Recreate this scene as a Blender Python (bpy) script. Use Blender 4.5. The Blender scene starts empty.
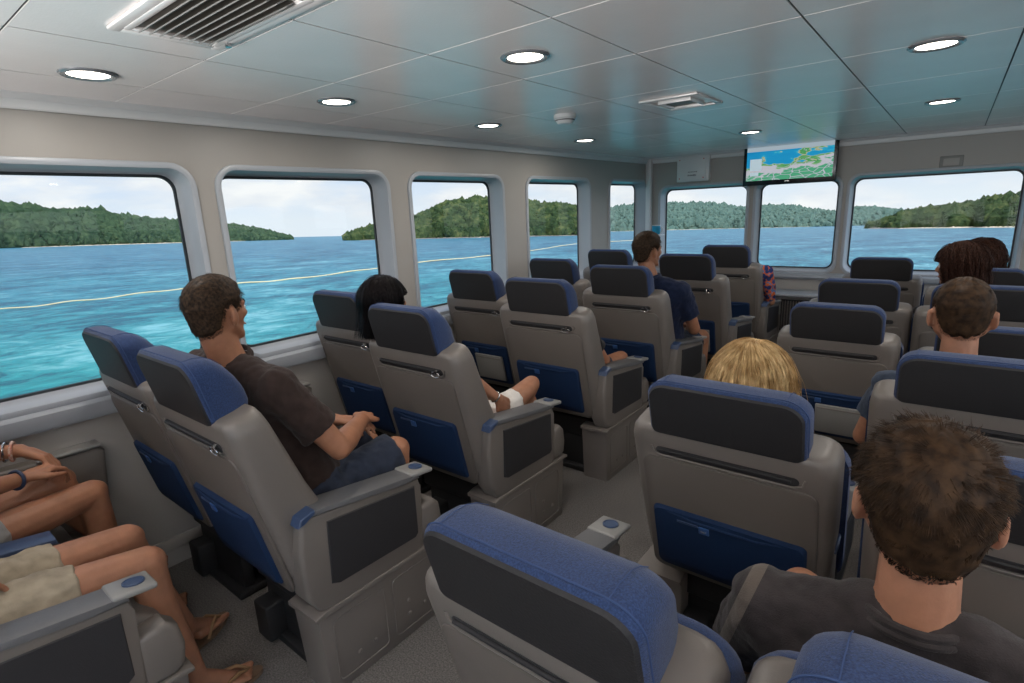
import bpy, bmesh, math, random
import numpy as np
from mathutils import Vector, Matrix, noise
random.seed(7)
C = bpy.context.scene
COL = C.collection
PI = math.pi
# ------------------------------------------------------------------ camera
F_PX = 546.2
YAW, PIT, ROL = -0.678, 0.2348, -0.0430
f_ = Vector((math.sin(YAW)*math.cos(PIT), math.cos(YAW)*math.cos(PIT), -math.sin(PIT)))
r_ = Vector((math.cos(YAW), -math.sin(YAW), 0)); u_ = r_.cross(f_)
r2 = r_*math.cos(ROL)+u_*math.sin(ROL); u2 = -r_*math.sin(ROL)+u_*math.cos(ROL)
cam = bpy.data.cameras.new('camera'); camo = bpy.data.objects.new('camera', cam); COL.objects.link(camo)
cam.sensor_width = 36; cam.lens = F_PX/1024*36; cam.clip_start = .02; cam.clip_end = 60000
M = Matrix((r2, u2, -f_)).transposed().to_4x4(); M.translation = Vector((2.86, 0, 1.65))
camo.matrix_world = M
C.camera = camo
C.view_settings.view_transform = 'Standard'; C.view_settings.look = 'None'
C.view_settings.exposure = 0.0; C.view_settings.gamma = 1.0; C.view_settings.use_curve_mapping = False
C.cycles.max_bounces = 8; C.cycles.diffuse_bounces = 4; C.cycles.transparent_max_bounces = 12
C.cycles.sample_clamp_indirect = 4.0
try: C.cycles.use_denoising = True
except Exception: pass

# ------------------------------------------------------------------ node helpers
def nd(nt, t, **k):
    n = nt.nodes.new(t)
    for a, v in k.items():
        if a.startswith('i_'):
            key = a[2:].replace('_', ' ')
            n.inputs[key].default_value = v
        else: setattr(n, a, v)
    return n
def ramp(nt, stops, interp='LINEAR'):
    n = nt.nodes.new('ShaderNodeValToRGB'); cr = n.color_ramp; cr.interpolation = interp
    while len(cr.elements) > 1: cr.elements.remove(cr.elements[-1])
    cr.elements[0].position = stops[0][0]; cr.elements[0].color = (*stops[0][1], 1)
    for p, c in stops[1:]:
        e = cr.elements.new(p); e.color = (*c, 1)
    return n

# ------------------------------------------------------------------ sky (world)
w = bpy.data.worlds.new('sky'); C.world = w; w.use_nodes = True; nt = w.node_tree; nt.nodes.clear(); L = nt.links.new
tc = nd(nt, 'ShaderNodeTexCoord'); sep = nd(nt, 'ShaderNodeSeparateXYZ'); L(tc.outputs['Generated'], sep.inputs[0])
el = ramp(nt, [(0, (.82, .89, .96)), (.06, (.70, .81, .97)), (.18, (.42, .62, .92)), (.5, (.24, .42, .80)), (1, (.14, .28, .62))])
L(sep.outputs['Z'], el.inputs[0])
mp = nd(nt, 'ShaderNodeMapping'); mp.inputs['Scale'].default_value = (1, 1, 3.2); L(tc.outputs['Generated'], mp.inputs[0])
no = nd(nt, 'ShaderNodeTexNoise', i_Scale=4.2, i_Detail=7.0, i_Roughness=.55); L(mp.outputs[0], no.inputs['Vector'])
cl = ramp(nt, [(.42, (0, 0, 0)), (.56, (1, 1, 1))]); L(no.outputs['Fac'], cl.inputs[0])
no2 = nd(nt, 'ShaderNodeTexNoise', i_Scale=9.0, i_Detail=5.0); L(mp.outputs[0], no2.inputs['Vector'])
cc = ramp(nt, [(.35, (.80, .84, .91)), (.62, (1.0, 1.0, 1.0))]); L(no2.outputs['Fac'], cc.inputs[0])
mx = nd(nt, 'ShaderNodeMixRGB'); L(cl.outputs[0], mx.inputs[0]); L(el.outputs[0], mx.inputs[1]); L(cc.outputs[0], mx.inputs[2])
# the sky is brighter on the sun's side (starboard and aft)
dt = nd(nt, 'ShaderNodeVectorMath', operation='DOT_PRODUCT'); L(tc.outputs['Generated'], dt.inputs[0]); dt.inputs[1].default_value = Vector((.86, -.42, .30)).normalized()
mr = nd(nt, 'ShaderNodeMapRange'); L(dt.outputs['Value'], mr.inputs[0])
mr.inputs[1].default_value = .1; mr.inputs[2].default_value = 1; mr.inputs[3].default_value = 1.0; mr.inputs[4].default_value = 4.6
bg = nd(nt, 'ShaderNodeBackground'); L(mx.outputs[0], bg.inputs[0]); L(mr.outputs[0], bg.inputs[1])
ow = nd(nt, 'ShaderNodeOutputWorld'); L(bg.outputs[0], ow.inputs[0])
# ------------------------------------------------------------------ sun
sd = bpy.data.lights.new('sun', 'SUN'); sd.energy = 2.6; sd.angle = .02; sd.color = (1, .96, .9)
so = bpy.data.objects.new('sun', sd); COL.objects.link(so)
so.rotation_euler = Vector((.50, -.42, .80)).to_track_quat('Z', 'Y').to_euler(); so.location = (8, -6, 14)

# three added fill lamps inside the back wall, angled up to brighten the ceiling
for ax in (1.0, 2.65, 4.3):
    ad_ = bpy.data.lights.new('ceiling_fill', 'AREA'); ad_.shape = 'RECTANGLE'; ad_.size = 1.3; ad_.size_y = 1.05; ad_.spread = math.radians(82); ad_.energy = 30; ad_.color = (1, .97, .95)
    ao_ = bpy.data.objects.new('ceiling_fill', ad_); COL.objects.link(ao_); ao_.location = (ax, -1.66, 1.35)
    ao_.rotation_euler = Vector((0, -1, -.85)).to_track_quat('Z', 'Y').to_euler()
# ------------------------------------------------------------------ materials
def mat(name, col, rough=.5, metal=0.0, spec=.5, bump=0, bscale=60, var=0, vscale=8, col2=None, sheen=0, sss=0, coat=0, obj=True, emis=None, estr=0):
    m = bpy.data.materials.new(name); m.use_nodes = True; nt = m.node_tree; L = nt.links.new
    b = nt.nodes['Principled BSDF']; b.inputs['Base Color'].default_value = (*col, 1)
    b.inputs['Roughness'].default_value = rough; b.inputs['Metallic'].default_value = metal
    b.inputs['Specular IOR Level'].default_value = spec
    if sheen: b.inputs['Sheen Weight'].default_value = sheen
    if sss:
        b.inputs['Subsurface Weight'].default_value = sss; b.inputs['Subsurface Radius'].default_value = (.012, .005, .003); b.inputs['Subsurface Scale'].default_value = 1
    if coat: b.inputs['Coat Weight'].default_value = coat
    if emis: b.inputs['Emission Color'].default_value = (*emis, 1); b.inputs['Emission Strength'].default_value = estr
    t = nd(nt, 'ShaderNodeTexCoord'); vec = t.outputs['Object' if obj else 'Generated']
    if var or col2:
        n = nd(nt, 'ShaderNodeTexNoise', i_Scale=float(vscale), i_Detail=5.0); L(vec, n.inputs['Vector'])
        c2 = col2 if col2 else tuple(c*(1-var) for c in col); c1 = col if col2 else tuple(min(1, c*(1+var)) for c in col)
        rp = ramp(nt, [(.35, c2), (.65, c1)]); L(n.outputs['Fac'], rp.inputs[0]); L(rp.outputs[0], b.inputs['Base Color'])
    if bump:
        n = nd(nt, 'ShaderNodeTexNoise', i_Scale=float(bscale), i_Detail=3.0); L(vec, n.inputs['Vector'])
        bp = nd(nt, 'ShaderNodeBump', i_Strength=1.0, i_Distance=bump); L(n.outputs['Fac'], bp.inputs['Height']); L(bp.outputs[0], b.inputs['Normal'])
    return m
MT = dict(
 wall=mat('wall_laminate', (.345, .325, .30), .42, bump=.0004, bscale=220, var=.02, vscale=2),
 ceil=mat('ceiling_panel', (.84, .80, .785), .27, metal=.16, spec=.6, bump=.0003, bscale=160, var=.04, vscale=2.5),
 white=mat('white_trim', (.62, .62, .62), .35),
 reveal=mat('window_surround', (.36, .385, .42), .35),
 gasket=mat('window_gasket', (.03, .035, .04), .5),
 carpet=mat('carpet', (.21, .195, .18), .95, bump=.004, bscale=260, col2=(.11, .10, .094), vscale=160, spec=.1),
 shell=mat('seat_shell', (.150, .131, .116), .42, bump=.0003, bscale=300),
 panel=mat('seat_back_panel', (.110, .095, .083), .45, bump=.0003, bscale=300),
 dark=mat('charcoal_plastic', (.028, .027, .029), .5, spec=.35, bump=.0006, bscale=350),
 charcoal=mat('charcoal_vinyl', (.022, .021, .022), .6, spec=.28, bump=.001, bscale=220),
 pad=mat('armrest_pad', (.10, .10, .104), .45, bump=.0006, bscale=250),
 blue=mat('blue_fabric', (.023, .043, .112), .9, bump=.0012, bscale=420, var=.28, vscale=300, sheen=.15, spec=.2),
 seam=mat('blue_seam', (.030, .058, .15), .9),
 net=mat('blue_pocket', (.005, .020, .062), .75, bump=.0015, bscale=260, spec=.25),
 bpad=mat('blue_vinyl', (.03, .055, .12), .42),
 leather=mat('grey_leather', (.15, .138, .128), .5, bump=.0008, bscale=160),
 plate=mat('pale_plastic', (.22, .215, .205), .38),
 frame=mat('black_frame', (.012, .012, .013), .6),
 chrome=mat('chrome', (.6, .6, .6), .2, metal=1),
 red=mat('red_bits', (.5, .06, .03), .5),
)
def rg(a): return tuple(a)
# glass: a thin pane that lets light straight through with a faint reflection
m = bpy.data.materials.new('window_glass'); m.use_nodes = True; nt = m.node_tree; nt.nodes.clear(); L = nt.links.new
tr = nd(nt, 'ShaderNodeBsdfTransparent'); tr.inputs[0].default_value = (.94, .975, .98, 1); gl = nd(nt, 'ShaderNodeBsdfGlossy'); gl.inputs['Roughness'].default_value = .02
fr = nd(nt, 'ShaderNodeFresnel', i_IOR=1.25); ms = nd(nt, 'ShaderNodeMixShader'); L(fr.outputs[0], ms.inputs[0]); L(tr.outputs[0], ms.inputs[1]); L(gl.outputs[0], ms.inputs[2])
o = nd(nt, 'ShaderNodeOutputMaterial'); L(ms.outputs[0], o.inputs[0]); MT['glass'] = m

# ------------------------------------------------------------------ mesh helpers
def link(name, bm, m, parent=None, smooth=True, auto=True, mats=None):
    me = bpy.data.meshes.new(name); bmesh.ops.recalc_face_normals(bm, faces=bm.faces); bm.to_mesh(me); bm.free()
    for mm in (mats or [m]): me.materials.append(mm)
    if smooth:
        me.polygons.foreach_set('use_smooth', [True]*len(me.polygons))
        if auto: me.set_sharp_from_angle(angle=math.radians(38))
    o = bpy.data.objects.new(name, me); COL.objects.link(o)
    if parent: o.parent = parent
    return o
def empty(name, loc=(0, 0, 0), rz=0):
    o = bpy.data.objects.new(name, None); COL.objects.link(o); o.location = loc; o.rotation_euler = (0, 0, rz); o.empty_display_size = .1
    return o
def tag(o, label=None, cat=None, group=None, kind=None):
    if label: o['label'] = label
    if cat: o['category'] = cat
    if group: o['group'] = group
    if kind: o['kind'] = kind
    return o
def struct(o): o['kind'] = 'structure'; return o
def kids(o): return [c for c in COL.objects if c.parent == o]
def copy_tree(o, parent=None):
    c = o.copy(); COL.objects.link(c); c.parent = parent
    for ch in CH[o.name] if o.name in CH else list(o.children): copy_tree(ch, c)
    return c
CH = {}
def box(bm, c, s, bev=0, seg=3, M=None):
    r = bmesh.ops.create_cube(bm, size=1); vs = r['verts']
    for v in vs: v.co = Vector((v.co.x*s[0], v.co.y*s[1], v.co.z*s[2]))
    if bev:
        es = list({e for v in vs for e in v.link_edges})
        rb = bmesh.ops.bevel(bm, geom=es, offset=bev, segments=seg, affect='EDGES', profile=.5)
        vs = list({v for f in rb['faces'] for v in f.verts} | {v for v in vs if v.is_valid})
        allv = set(vs)
        st = list(vs)
        while st:
            v = st.pop()
            for e in v.link_edges:
                ov = e.other_vert(v)
                if ov not in allv: allv.add(ov); st.append(ov)
        vs = list(allv)
    T = Matrix.Translation(Vector(c)) @ (M.to_4x4() if M else Matrix.Identity(4))
    for v in vs: v.co = T @ v.co
    return vs
def cyl(bm, p0, p1, r0, r1=None, n=20, cap=True):
    p0 = Vector(p0); p1 = Vector(p1); r1 = r0 if r1 is None else r1
    d = p1-p0; q = d.to_track_quat('Z', 'Y').to_matrix().to_4x4(); q.translation = (p0+p1)/2
    return bmesh.ops.create_cone(bm, cap_ends=cap, cap_tris=False, segments=n, radius1=r0, radius2=r1, depth=d.length, matrix=q)['verts']
def ball(bm, c, r, R=None, u=16, v=10):
    if not hasattr(r, '__len__'): r = (r, r, r)
    m = Matrix.Translation(Vector(c)) @ (R.to_4x4() if R else Matrix.Identity(4)) @ Matrix.Diagonal((*r, 1))
    nv = bm.verts.new; top = nv(m @ Vector((0, 0, 1))); bot = nv(m @ Vector((0, 0, -1))); rows = []
    for j in range(1, v):
        t = PI*j/v; rows.append([nv(m @ Vector((math.sin(t)*math.cos(2*PI*i/u), math.sin(t)*math.sin(2*PI*i/u), math.cos(t)))) for i in range(u)])
    for i in range(u):
        k = (i+1) % u; bm.faces.new((top, rows[0][i], rows[0][k])); bm.faces.new((bot, rows[-1][k], rows[-1][i]))
        for A, B_ in zip(rows, rows[1:]): bm.faces.new((A[i], B_[i], B_[k], A[k]))
def loft(bm, rings, caps=True, closed=True):
    V = [[bm.verts.new(p) for p in r] for r in rings]; n = len(V[0])
    for a, b in zip(V, V[1:]):
        for i in range(n if closed else n-1):
            j = (i+1) % n; bm.faces.new((a[i], a[j], b[j], b[i]))
    if caps: bm.faces.new(V[0][::-1]); bm.faces.new(V[-1])
    return V
def rrect(cx, cy, hx, hy, r, k=5):
    r = min(r, hx*.999, hy*.999); pts = []
    for sx, sy, a0 in ((1, 1, 0), (-1, 1, 90), (-1, -1, 180), (1, -1, 270)):
        for i in range(k+1):
            a = math.radians(a0+90*i/k); pts.append((cx+sx*(hx-r)+r*math.cos(a), cy+sy*(hy-r)+r*math.sin(a)))
    return pts
def rr2(cy0, cy1, hx, rt, rb, k=6):
    pts = []
    for sx, sy, a0 in ((1, 1, 0), (-1, 1, 90), (-1, -1, 180), (1, -1, 270)):
        r = rt if sy > 0 else rb; yy = cy1 if sy > 0 else cy0
        for i in range(k+1):
            a = math.radians(a0+90*i/k); pts.append((sx*(hx-r)+r*math.cos(a), yy-sy*r+r*math.sin(a)))
    return pts
def tube(bm, pts, r, n=8, closed=False):
    pts = [Vector(p) for p in pts]; m = len(pts); rings = []
    ref = None
    for i, p in enumerate(pts):
        if closed: d = pts[(i+1) % m]-pts[i-1]
        else: d = pts[min(i+1, m-1)]-pts[max(i-1, 0)]
        d.normalize()
        if ref is None: ref = d.orthogonal().normalized()
        ref = (ref-d*ref.dot(d)).normalized(); b = d.cross(ref)
        rr = r(i/(m-1)) if callable(r) else r
        rings.append([p+(ref*math.cos(2*PI*k/n)+b*math.sin(2*PI*k/n))*rr for k in range(n)])
    if closed: rings.append(rings[0])
    V = [[bm.verts.new(p) for p in rg_] for rg_ in (rings[:-1] if closed else rings)]
    if closed: V.append(V[0])
    for a, b in zip(V, V[1:]):
        for i in range(n): j = (i+1) % n; bm.faces.new((a[i], a[j], b[j], b[i]))
    if not closed: bm.faces.new(V[0][::-1]); bm.faces.new(V[-1])
def prism(bm, prof, x0, x1, bev=0, seg=3):
    """profile in (y,z), extruded along x, edges rounded"""
    a = [bm.verts.new((x0, p[0], p[1])) for p in prof]; b = [bm.verts.new((x1, p[0], p[1])) for p in prof]
    n = len(prof); fs = [bm.faces.new(a[::-1]), bm.faces.new(b)]
    for i in range(n): fs.append(bm.faces.new((a[i], a[(i+1) % n], b[(i+1) % n], b[i])))
    if bev:
        es = list({e for f in fs[:2] for e in f.edges})
        bmesh.ops.bevel(bm, geom=es, offset=bev, segments=seg, affect='EDGES', profile=.5)

# ------------------------------------------------------------------ room shell
YF, XR, YB, HC = 6.2, 5.3, -1.7, 2.16
def wall_with_windows(name, T, u0, u1, z0, z1, wins, depth, rad=.085, wmat='wall', names=()):
    """T maps (u, z, out) -> world; wins: (ua, ub, za, zb)."""
    bm = bmesh.new(); k = 6
    cuts = [u0]+[(wins[i][1]+wins[i+1][0])/2 for i in range(len(wins)-1)]+[u1]
    def face(ps):
        bm.faces.new([bm.verts.new(T(*p)) for p in ps])
    for i, (a, b, c, d) in enumerate(wins):
        A, B = cuts[i], cuts[i+1]
        ring = rrect((a+b)/2, (c+d)/2, (b-a)/2, (d-c)/2, rad, k)
        out = []
        for q, (sx, sy) in enumerate(((1, 1), (-1, 1), (-1, -1), (1, -1))):
            for j in range(k+1):
                p = ring[q*(k+1)+j]; X = B if sx > 0 else A; Y = z1 if sy > 0 else z0
                h = k/2
                first = j < h; mid = (j == h)
                vert = (q % 2 == 0) != first   # near the vertical side -> project sideways
                if mid: out.append((X, Y))
                elif vert: out.append((p[0], Y))
                else: out.append((X, p[1]))
        R0 = [bm.verts.new(T(p[0], p[1], 0)) for p in ring]; R1 = [bm.verts.new(T(p[0], p[1], 0)) for p in out]
        n = len(ring)
        for j in range(n):
            j2 = (j+1) % n; bm.faces.new((R0[j], R0[j2], R1[j2], R1[j]))
    bmesh.ops.remove_doubles(bm, verts=bm.verts, dist=1e-5)
    o = struct(link(name, bm, MT[wmat], smooth=False))
    for i, (a, b, c, d) in enumerate(wins):
        nm = names[i]
        root = empty(nm, T((a+b)/2, c, 0)); root['kind'] = 'structure'
        inv = Matrix.Translation(-root.location)
        def mk(n2, steps, mt, thick=False):
            bm = bmesh.new(); rings = []
            for off, dep, rr in steps:
                rings.append([T(p[0], p[1], dep) for p in rrect((a+b)/2, (c+d)/2, (b-a)/2+off, (d-c)/2+off, rr, k)])
            loft(bm, rings, caps=False); bm.transform(inv)
            return link(n2, bm, MT[mt], root)
        mk('window_surround', [(.028, 0.001, rad+.028), (.026, -.012, rad+.026), (.012, -.016, rad+.012), (0, -.012, rad), (-.004, 0, rad), (-.008, depth*.45, rad-.006), (-.017, depth*.9, rad-.012), (-.022, depth*.95, rad-.014)], 'reveal')
        mk('window_gasket', [(-.019, depth*.93, rad-.014), (-.031, depth*.92, rad-.02), (-.033, depth*1.0, rad-.02), (-.018, depth*1.05, rad-.014)], 'gasket')
        bm = bmesh.new()
        ring = [T(p[0], p[1], depth) for p in rrect((a+b)/2, (c+d)/2, (b-a)/2-.028, (d-c)/2-.028, rad-.018, k)]
        bm.faces.new([bm.verts.new(p) for p in ring]); bm.transform(inv)
        link('window_pane', bm, MT['glass'], root, smooth=False)
    return o
ZB, ZT = .955, 1.905
lw = [(-1.35, -.15, ZB, ZT), (.0, 1.17, ZB, ZT), (1.31, 2.34, ZB, ZT), (2.545, 3.50, ZB, ZT), (3.84, 4.86, ZB, ZT), (5.28, 6.13, ZB, ZT)]
wall_with_windows('wall_left', lambda u, z, o: Vector((-o, u, z)), YB, YF, 0, HC+.02, lw, .12, names=['window_%d' % i for i in range(1, 7)])
fw = [(.17, 1.12, .93, 1.83), (1.215, 1.97, .93, 1.83), (2.055, 3.30, .93, 1.83), (3.42, 4.9, .93, 1.83)]
wall_with_windows('wall_front', lambda u, z, o: Vector((u, YF+o, z)), 0, XR, 0, HC+.06, fw, .11, names=['window_%d' % i for i in range(7, 11)])
rw = [(-1.35, -.15, ZB, ZT), (.0, 1.17, ZB, ZT), (1.31, 2.34, ZB, ZT), (2.545, 3.50, ZB, ZT), (3.84, 4.86, ZB, ZT), (5.30, 6.05, ZB, ZT)]
wall_with_windows('wall_right', lambda u, z, o: Vector((XR+o, u, z)), YB, YF, 0, HC+.02, rw, .12, names=['window_%d' % i for i in range(11, 17)])
wall_with_windows('wall_back', lambda u, z, o: Vector((u, YB-o, z)), 0, XR, 0, HC+.06, [(.3, 1.7, .75, 1.95), (1.95, 3.35, .75, 1.95), (3.6, 5.0, .75, 1.95)], .11, names=['window_%d' % i for i in range(17, 20)])  # unseen aft windows, added to account for the ceiling fill lamps
bm = bmesh.new(); box(bm, (XR/2, (YF+YB)/2, -.03), (XR+.4, YF-YB+.4, .06)); struct(link('floor', bm, MT['carpet'], smooth=False))
# hull plates behind the wall linings, so no light leaks round the windows
bm = bmesh.new()
for x in (-.2, XR+.2):
    box(bm, (x, (YF+YB)/2, .42), (.04, YF-YB+.6, .94)); box(bm, (x, (YF+YB)/2, 2.12), (.04, YF-YB+.6, .36))
box(bm, (XR/2, YF+.19, .40), (XR+.4, .04, .9)); box(bm, (XR/2, YF+.19, 2.08), (XR+.4, .04, .44))
struct(link('wall_outer', bm, MT['white'], smooth=False))
# ceiling panels: one ceiling, joints between the panels modelled as gaps
xs = [0, .40, .915, 1.44, 1.93, 2.45, 2.97, 3.49, 4.0, 4.5, 5.0, XR]
ys = [YB, -1.2, -.6, -.02, .42, .905, 1.385, 1.905, 2.57, 3.32, 4.1, 4.9, 5.6, YF]
bm = bmesh.new()
for i in range(len(xs)-1):
    for j in range(len(ys)-1):
        g = .003
        box(bm, ((xs[i]+xs[i+1])/2, (ys[j]+ys[j+1])/2, HC+.0015), (xs[i+1]-xs[i]-2*g, ys[j+1]-ys[j]-2*g, .003))
struct(link('ceiling', bm, MT['ceil'], smooth=False))
bm = bmesh.new(); box(bm, (XR/2, (YF+YB)/2, HC+.0365), (XR+.5, YF-YB+.6, .065)); struct(link('ceiling', bm, MT['frame'], smooth=False))
# cornice trims
def sweep(name, prof, p0, p1, mt):
    bm = bmesh.new(); p0 = Vector(p0); p1 = Vector(p1); d = (p1-p0).normalized(); side = Vector((d.y, -d.x, 0))
    loft(bm, [[p+side*a+Vector((0, 0, b)) for a, b in prof] for p in (p0, p1)])
    return struct(link(name, bm, MT[mt]))
cor = [(0, -.052), (.018, -.056), (.026, -.05), (.028, -.035), (.030, -.02), (.040, -.012), (.055, -.008), (.062, 0), (0, .012)]
sweep('trim_1', cor, (0, YB, HC), (0, YF, HC), 'white')
sweep('trim_2', cor, (0, YF, HC), (XR, YF, HC), 'white')
sweep('trim_3', cor, (XR, YF, HC), (XR, YB, HC), 'white')
# corner post
bm = bmesh.new(); loft(bm, [[Vector((.045+a, YF-.045+b, z)) for a, b in rrect(-.01, .01, .035, .035, .015)] for z in (0.9, HC)]); struct(link('trim_4', bm, MT['white']))
# shelf line below windows: left sill and lower lining
sill = [(0, -.075), (.028, -.08), (.034, -.07), (.034, -.012), (.022, 0), (0, .004)]
sweep('trim_5', sill, (0, YB, .93), (0, YF, .93), 'reveal')
sweep('trim_6', [(0, -.03), (.012, -.03), (.016, -.02), (.016, .02), (.012, .03), (0, .03)], (0, YB, .12), (0, YF, .12), 'wall')
# front: sill roll, shelf, cabinet under it
sweep('trim_7', [(0, -.05), (.03, -.05), (.05, -.03), (.05, 0), (.03, .012), (0, .015)], (0, YF, .90), (XR, YF, .90), 'reveal')
bm = bmesh.new(); box(bm, (XR/2, YF-.17, .725), (XR, .34, .03), .012)
tag(link('ledge', bm, MT['reveal']), 'long pale grey shelf below the front windows', 'shelf')
bm = bmesh.new(); box(bm, (1.62, YF-.13, .35), (.86, .24, .70), .01)
tag(link('cabinet', bm, MT['wall']), 'low grey casing under the shelf below the front windows', 'casing')
# grille
gr = empty('heater_grille', (1.76, YF-.275, .50)); tag(gr, 'louvred heater grille below the middle front window', 'grille')
bm = bmesh.new()
for i in range(14): box(bm, (-.16+i*.0245, 0, 0), (.010, .016, .32), .003, 1)
link('slats', bm, MT['panel'], gr)
bm = bmesh.new(); box(bm, (0, .01, 0), (.36, .008, .36)); link('backing', bm, MT['dark'], gr)
bm = bmesh.new()
for c, s in (((-.20, -.005, 0), (.05, .03, .42)), ((.20, -.005, 0), (.05, .03, .42)), ((0, -.005, .19), (.36, .03, .03)), ((0, -.005, -.19), (.36, .03, .03))): box(bm, c, s, .006, 2)
link('frame', bm, MT['plate'], gr)

# ------------------------------------------------------------------ ceiling fittings
def disc_ring(bm, prof, n=40):
    loft(bm, [[Vector((r*math.cos(2*PI*i/n), r*math.sin(2*PI*i/n), z)) for i in range(n)] for r, z in prof], caps=False)
lampm = mat('lamp_diffuser', (.9, .9, .9), .5, emis=(1, .93, .82), estr=9.0)
trimm = mat('lamp_trim', (.30, .32, .34), .25, metal=.6)
dl = empty('ceiling_light', (0, 0, 0))
bm = bmesh.new(); disc_ring(bm, [(.084, 0), (.085, -.004), (.078, -.009), (.068, -.008), (.060, -.003), (.058, .002)]); link('trim_ring', bm, trimm, dl)
bm = bmesh.new(); disc_ring(bm, [(.060, -.004), (.045, -.0065), (.02, -.008), (.0005, -.008)]); link('diffuser', bm, lampm, dl)
al = bpy.data.lights.new('downlight', 'AREA'); al.shape = 'DISK'; al.size = .11; al.energy = 4.6; al.color = (1, .93, .85)
alo = bpy.data.objects.new('lamp', al); COL.objects.link(alo); alo.parent = dl; alo.location = (0, 0, -.012)
lights = [((.51, .70), 'round ceiling light over the nearest left window'), ((.63, 1.59), 'round ceiling light over the second left window'),
 ((1.65, 1.64), 'round ceiling light nearest the middle of the ceiling, over the aisle'), ((.58, 2.69), 'round ceiling light over the third left window'),
 ((.54, 3.89), 'round ceiling light just beyond the smoke detector by the left wall'), ((1.56, 4.63), 'small round ceiling light in front of the television'),
 ((2.74, 2.61), 'large round ceiling light nearest the right edge of the ceiling'), ((2.73, 4.21), 'round ceiling light above the front right window'),
 ((3.85, 1.0), None), ((3.85, 2.61), None), ((3.85, 4.21), None), ((4.8, .2), None), ((4.8, 1.8), None), ((4.8, 3.6), None)]
CH['ceiling_light'] = list(dl.children)
for i, ((x, y), lb) in enumerate(lights):
    o = dl if i == 0 else copy_tree(dl)
    o.location = (x, y, HC); tag(o, lb or 'round ceiling light in the aft and starboard rows outside the frame', 'ceiling light', 'round ceiling lights')
# large vent
ven = empty('ceiling_vent', (1.37, .735, HC)); tag(ven, 'large louvred air vent in the ceiling at the near left', 'vent')
bm = bmesh.new()
def frame_rect(bm, hx, hy, wd, z0, z1, bev=.004):
    for c, s in (((0, hy-wd/2), (2*hx, wd)), ((0, -hy+wd/2), (2*hx, wd)), ((hx-wd/2, 0), (wd, 2*hy-2*wd)), ((-hx+wd/2, 0), (wd, 2*hy-2*wd))):
        box(bm, (*c, (z0+z1)/2), (*s, abs(z1-z0)), bev, 2)
frame_rect(bm, .29, .145, .03, -.010, 0); frame_rect(bm, .25, .12, .02, -.012, 0); link('frame', bm, MT['ceil'], ven)
bm = bmesh.new(); box(bm, (-.02, 0, -.002), (.42, .21, .003)); link('backing', bm, MT['panel'], ven)
for i in range(8):
    bm = bmesh.new()
    box(bm, (-.01, -.085+i*.0245, -.014), (.42, .0035, .028), .001, 1, Matrix.Rotation(-1.0, 3, 'X')); link('louvre', bm, MT['plate'], ven)
bm = bmesh.new(); cyl(bm, (-.20, .125, -.010), (-.20, .125, -.020), .009); link('latch', bm, MT['chrome'], ven)
v2 = empty('ceiling_vent', (1.69, 2.93, HC)); tag(v2, 'small flat square vent in the ceiling beyond the smoke detector', 'vent')
bm = bmesh.new(); frame_rect(bm, .15, .19, .03, -.010, 0); frame_rect(bm, .085, .10, .012, -.016, 0, .002); link('frame', bm, MT['ceil'], v2)
bm = bmesh.new(); box(bm, (0, 0, -.004), (.15, .18, .004)); link('grille', bm, MT['panel'], v2)
sm = empty('smoke_detector', (1.08, 2.77, HC)); tag(sm, 'round white smoke detector on the ceiling', 'smoke detector')
bm = bmesh.new(); disc_ring(bm, [(.0005, 0), (.062, 0), (.064, -.018), (.055, -.024), (.052, -.034), (.040, -.048), (.0005, -.05)]); link('housing', bm, MT['white'], sm)
bm = bmesh.new(); disc_ring(bm, [(.0535, -.024), (.0545, -.027), (.0535, -.032)]); link('sensor_band', bm, MT['dark'], sm)
# ------------------------------------------------------------------ front wall fittings
ac = empty('access_panel', (.555, YF-.0, 2.015)); tag(ac, 'white square access panel with two lines of small print, left of the television', 'panel')
bm = bmesh.new(); box(bm, (0, -.03, 0), (.36, .06, .27), .008); link('housing', bm, MT['white'], ac)
bm = bmesh.new(); box(bm, (-.012, -.063, -.002), (.31, .008, .24), .004); dr = link('lid', bm, MT['white'], ac)
bm = bmesh.new()
for x, z in ((-.145, .095), (-.145, -.10), (.12, .095), (.12, -.10)): cyl(bm, (x, -.066, z), (x, -.070, z), .006)
link('screw', bm, MT['red'], dr)
def text(s, size, parent, loc, rot, m, name='lettering'):
    cu = bpy.data.curves.new(name, 'FONT'); cu.body = s; cu.size = size; cu.align_x = 'CENTER'; cu.align_y = 'CENTER'; cu.extrude = .0006
    o = bpy.data.objects.new(name, cu); COL.objects.link(o); dg = bpy.context.evaluated_depsgraph_get()
    me = bpy.data.meshes.new_from_object(o.evaluated_get(dg)); bpy.data.objects.remove(o); me.materials.clear(); me.materials.append(m)
    o = bpy.data.objects.new(name, me); COL.objects.link(o); o.parent = parent; o.location = loc; o.rotation_euler = rot
    return o
bm = bmesh.new(); rs = random.Random(3)
for z, hh, n, x0 in ((-.035, .012, 9, -.045), (-.070, .018, 8, -.048)):
    x = x0
    for i in range(n):
        wd = rs.uniform(.006, .011); box(bm, (x, -.0675, z), (wd*.75, .001, hh*rs.uniform(.6, 1))); x += wd+.003
link('print', bm, MT['dark'], dr, smooth=False)
em = empty('speaker_plate', (2.785, YF, 1.90)); tag(em, 'small grey rectangular wall plate above the front right window', 'wall plate')
bm = bmesh.new(); box(bm, (0, -.006, 0), (.16, .012, .10), .004); link('plate', bm, MT['plate'], em)
bm = bmesh.new(); box(bm, (0, -.014, 0), (.11, .006, .06), .002); link('cover', bm, MT['wall'], em)
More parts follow.
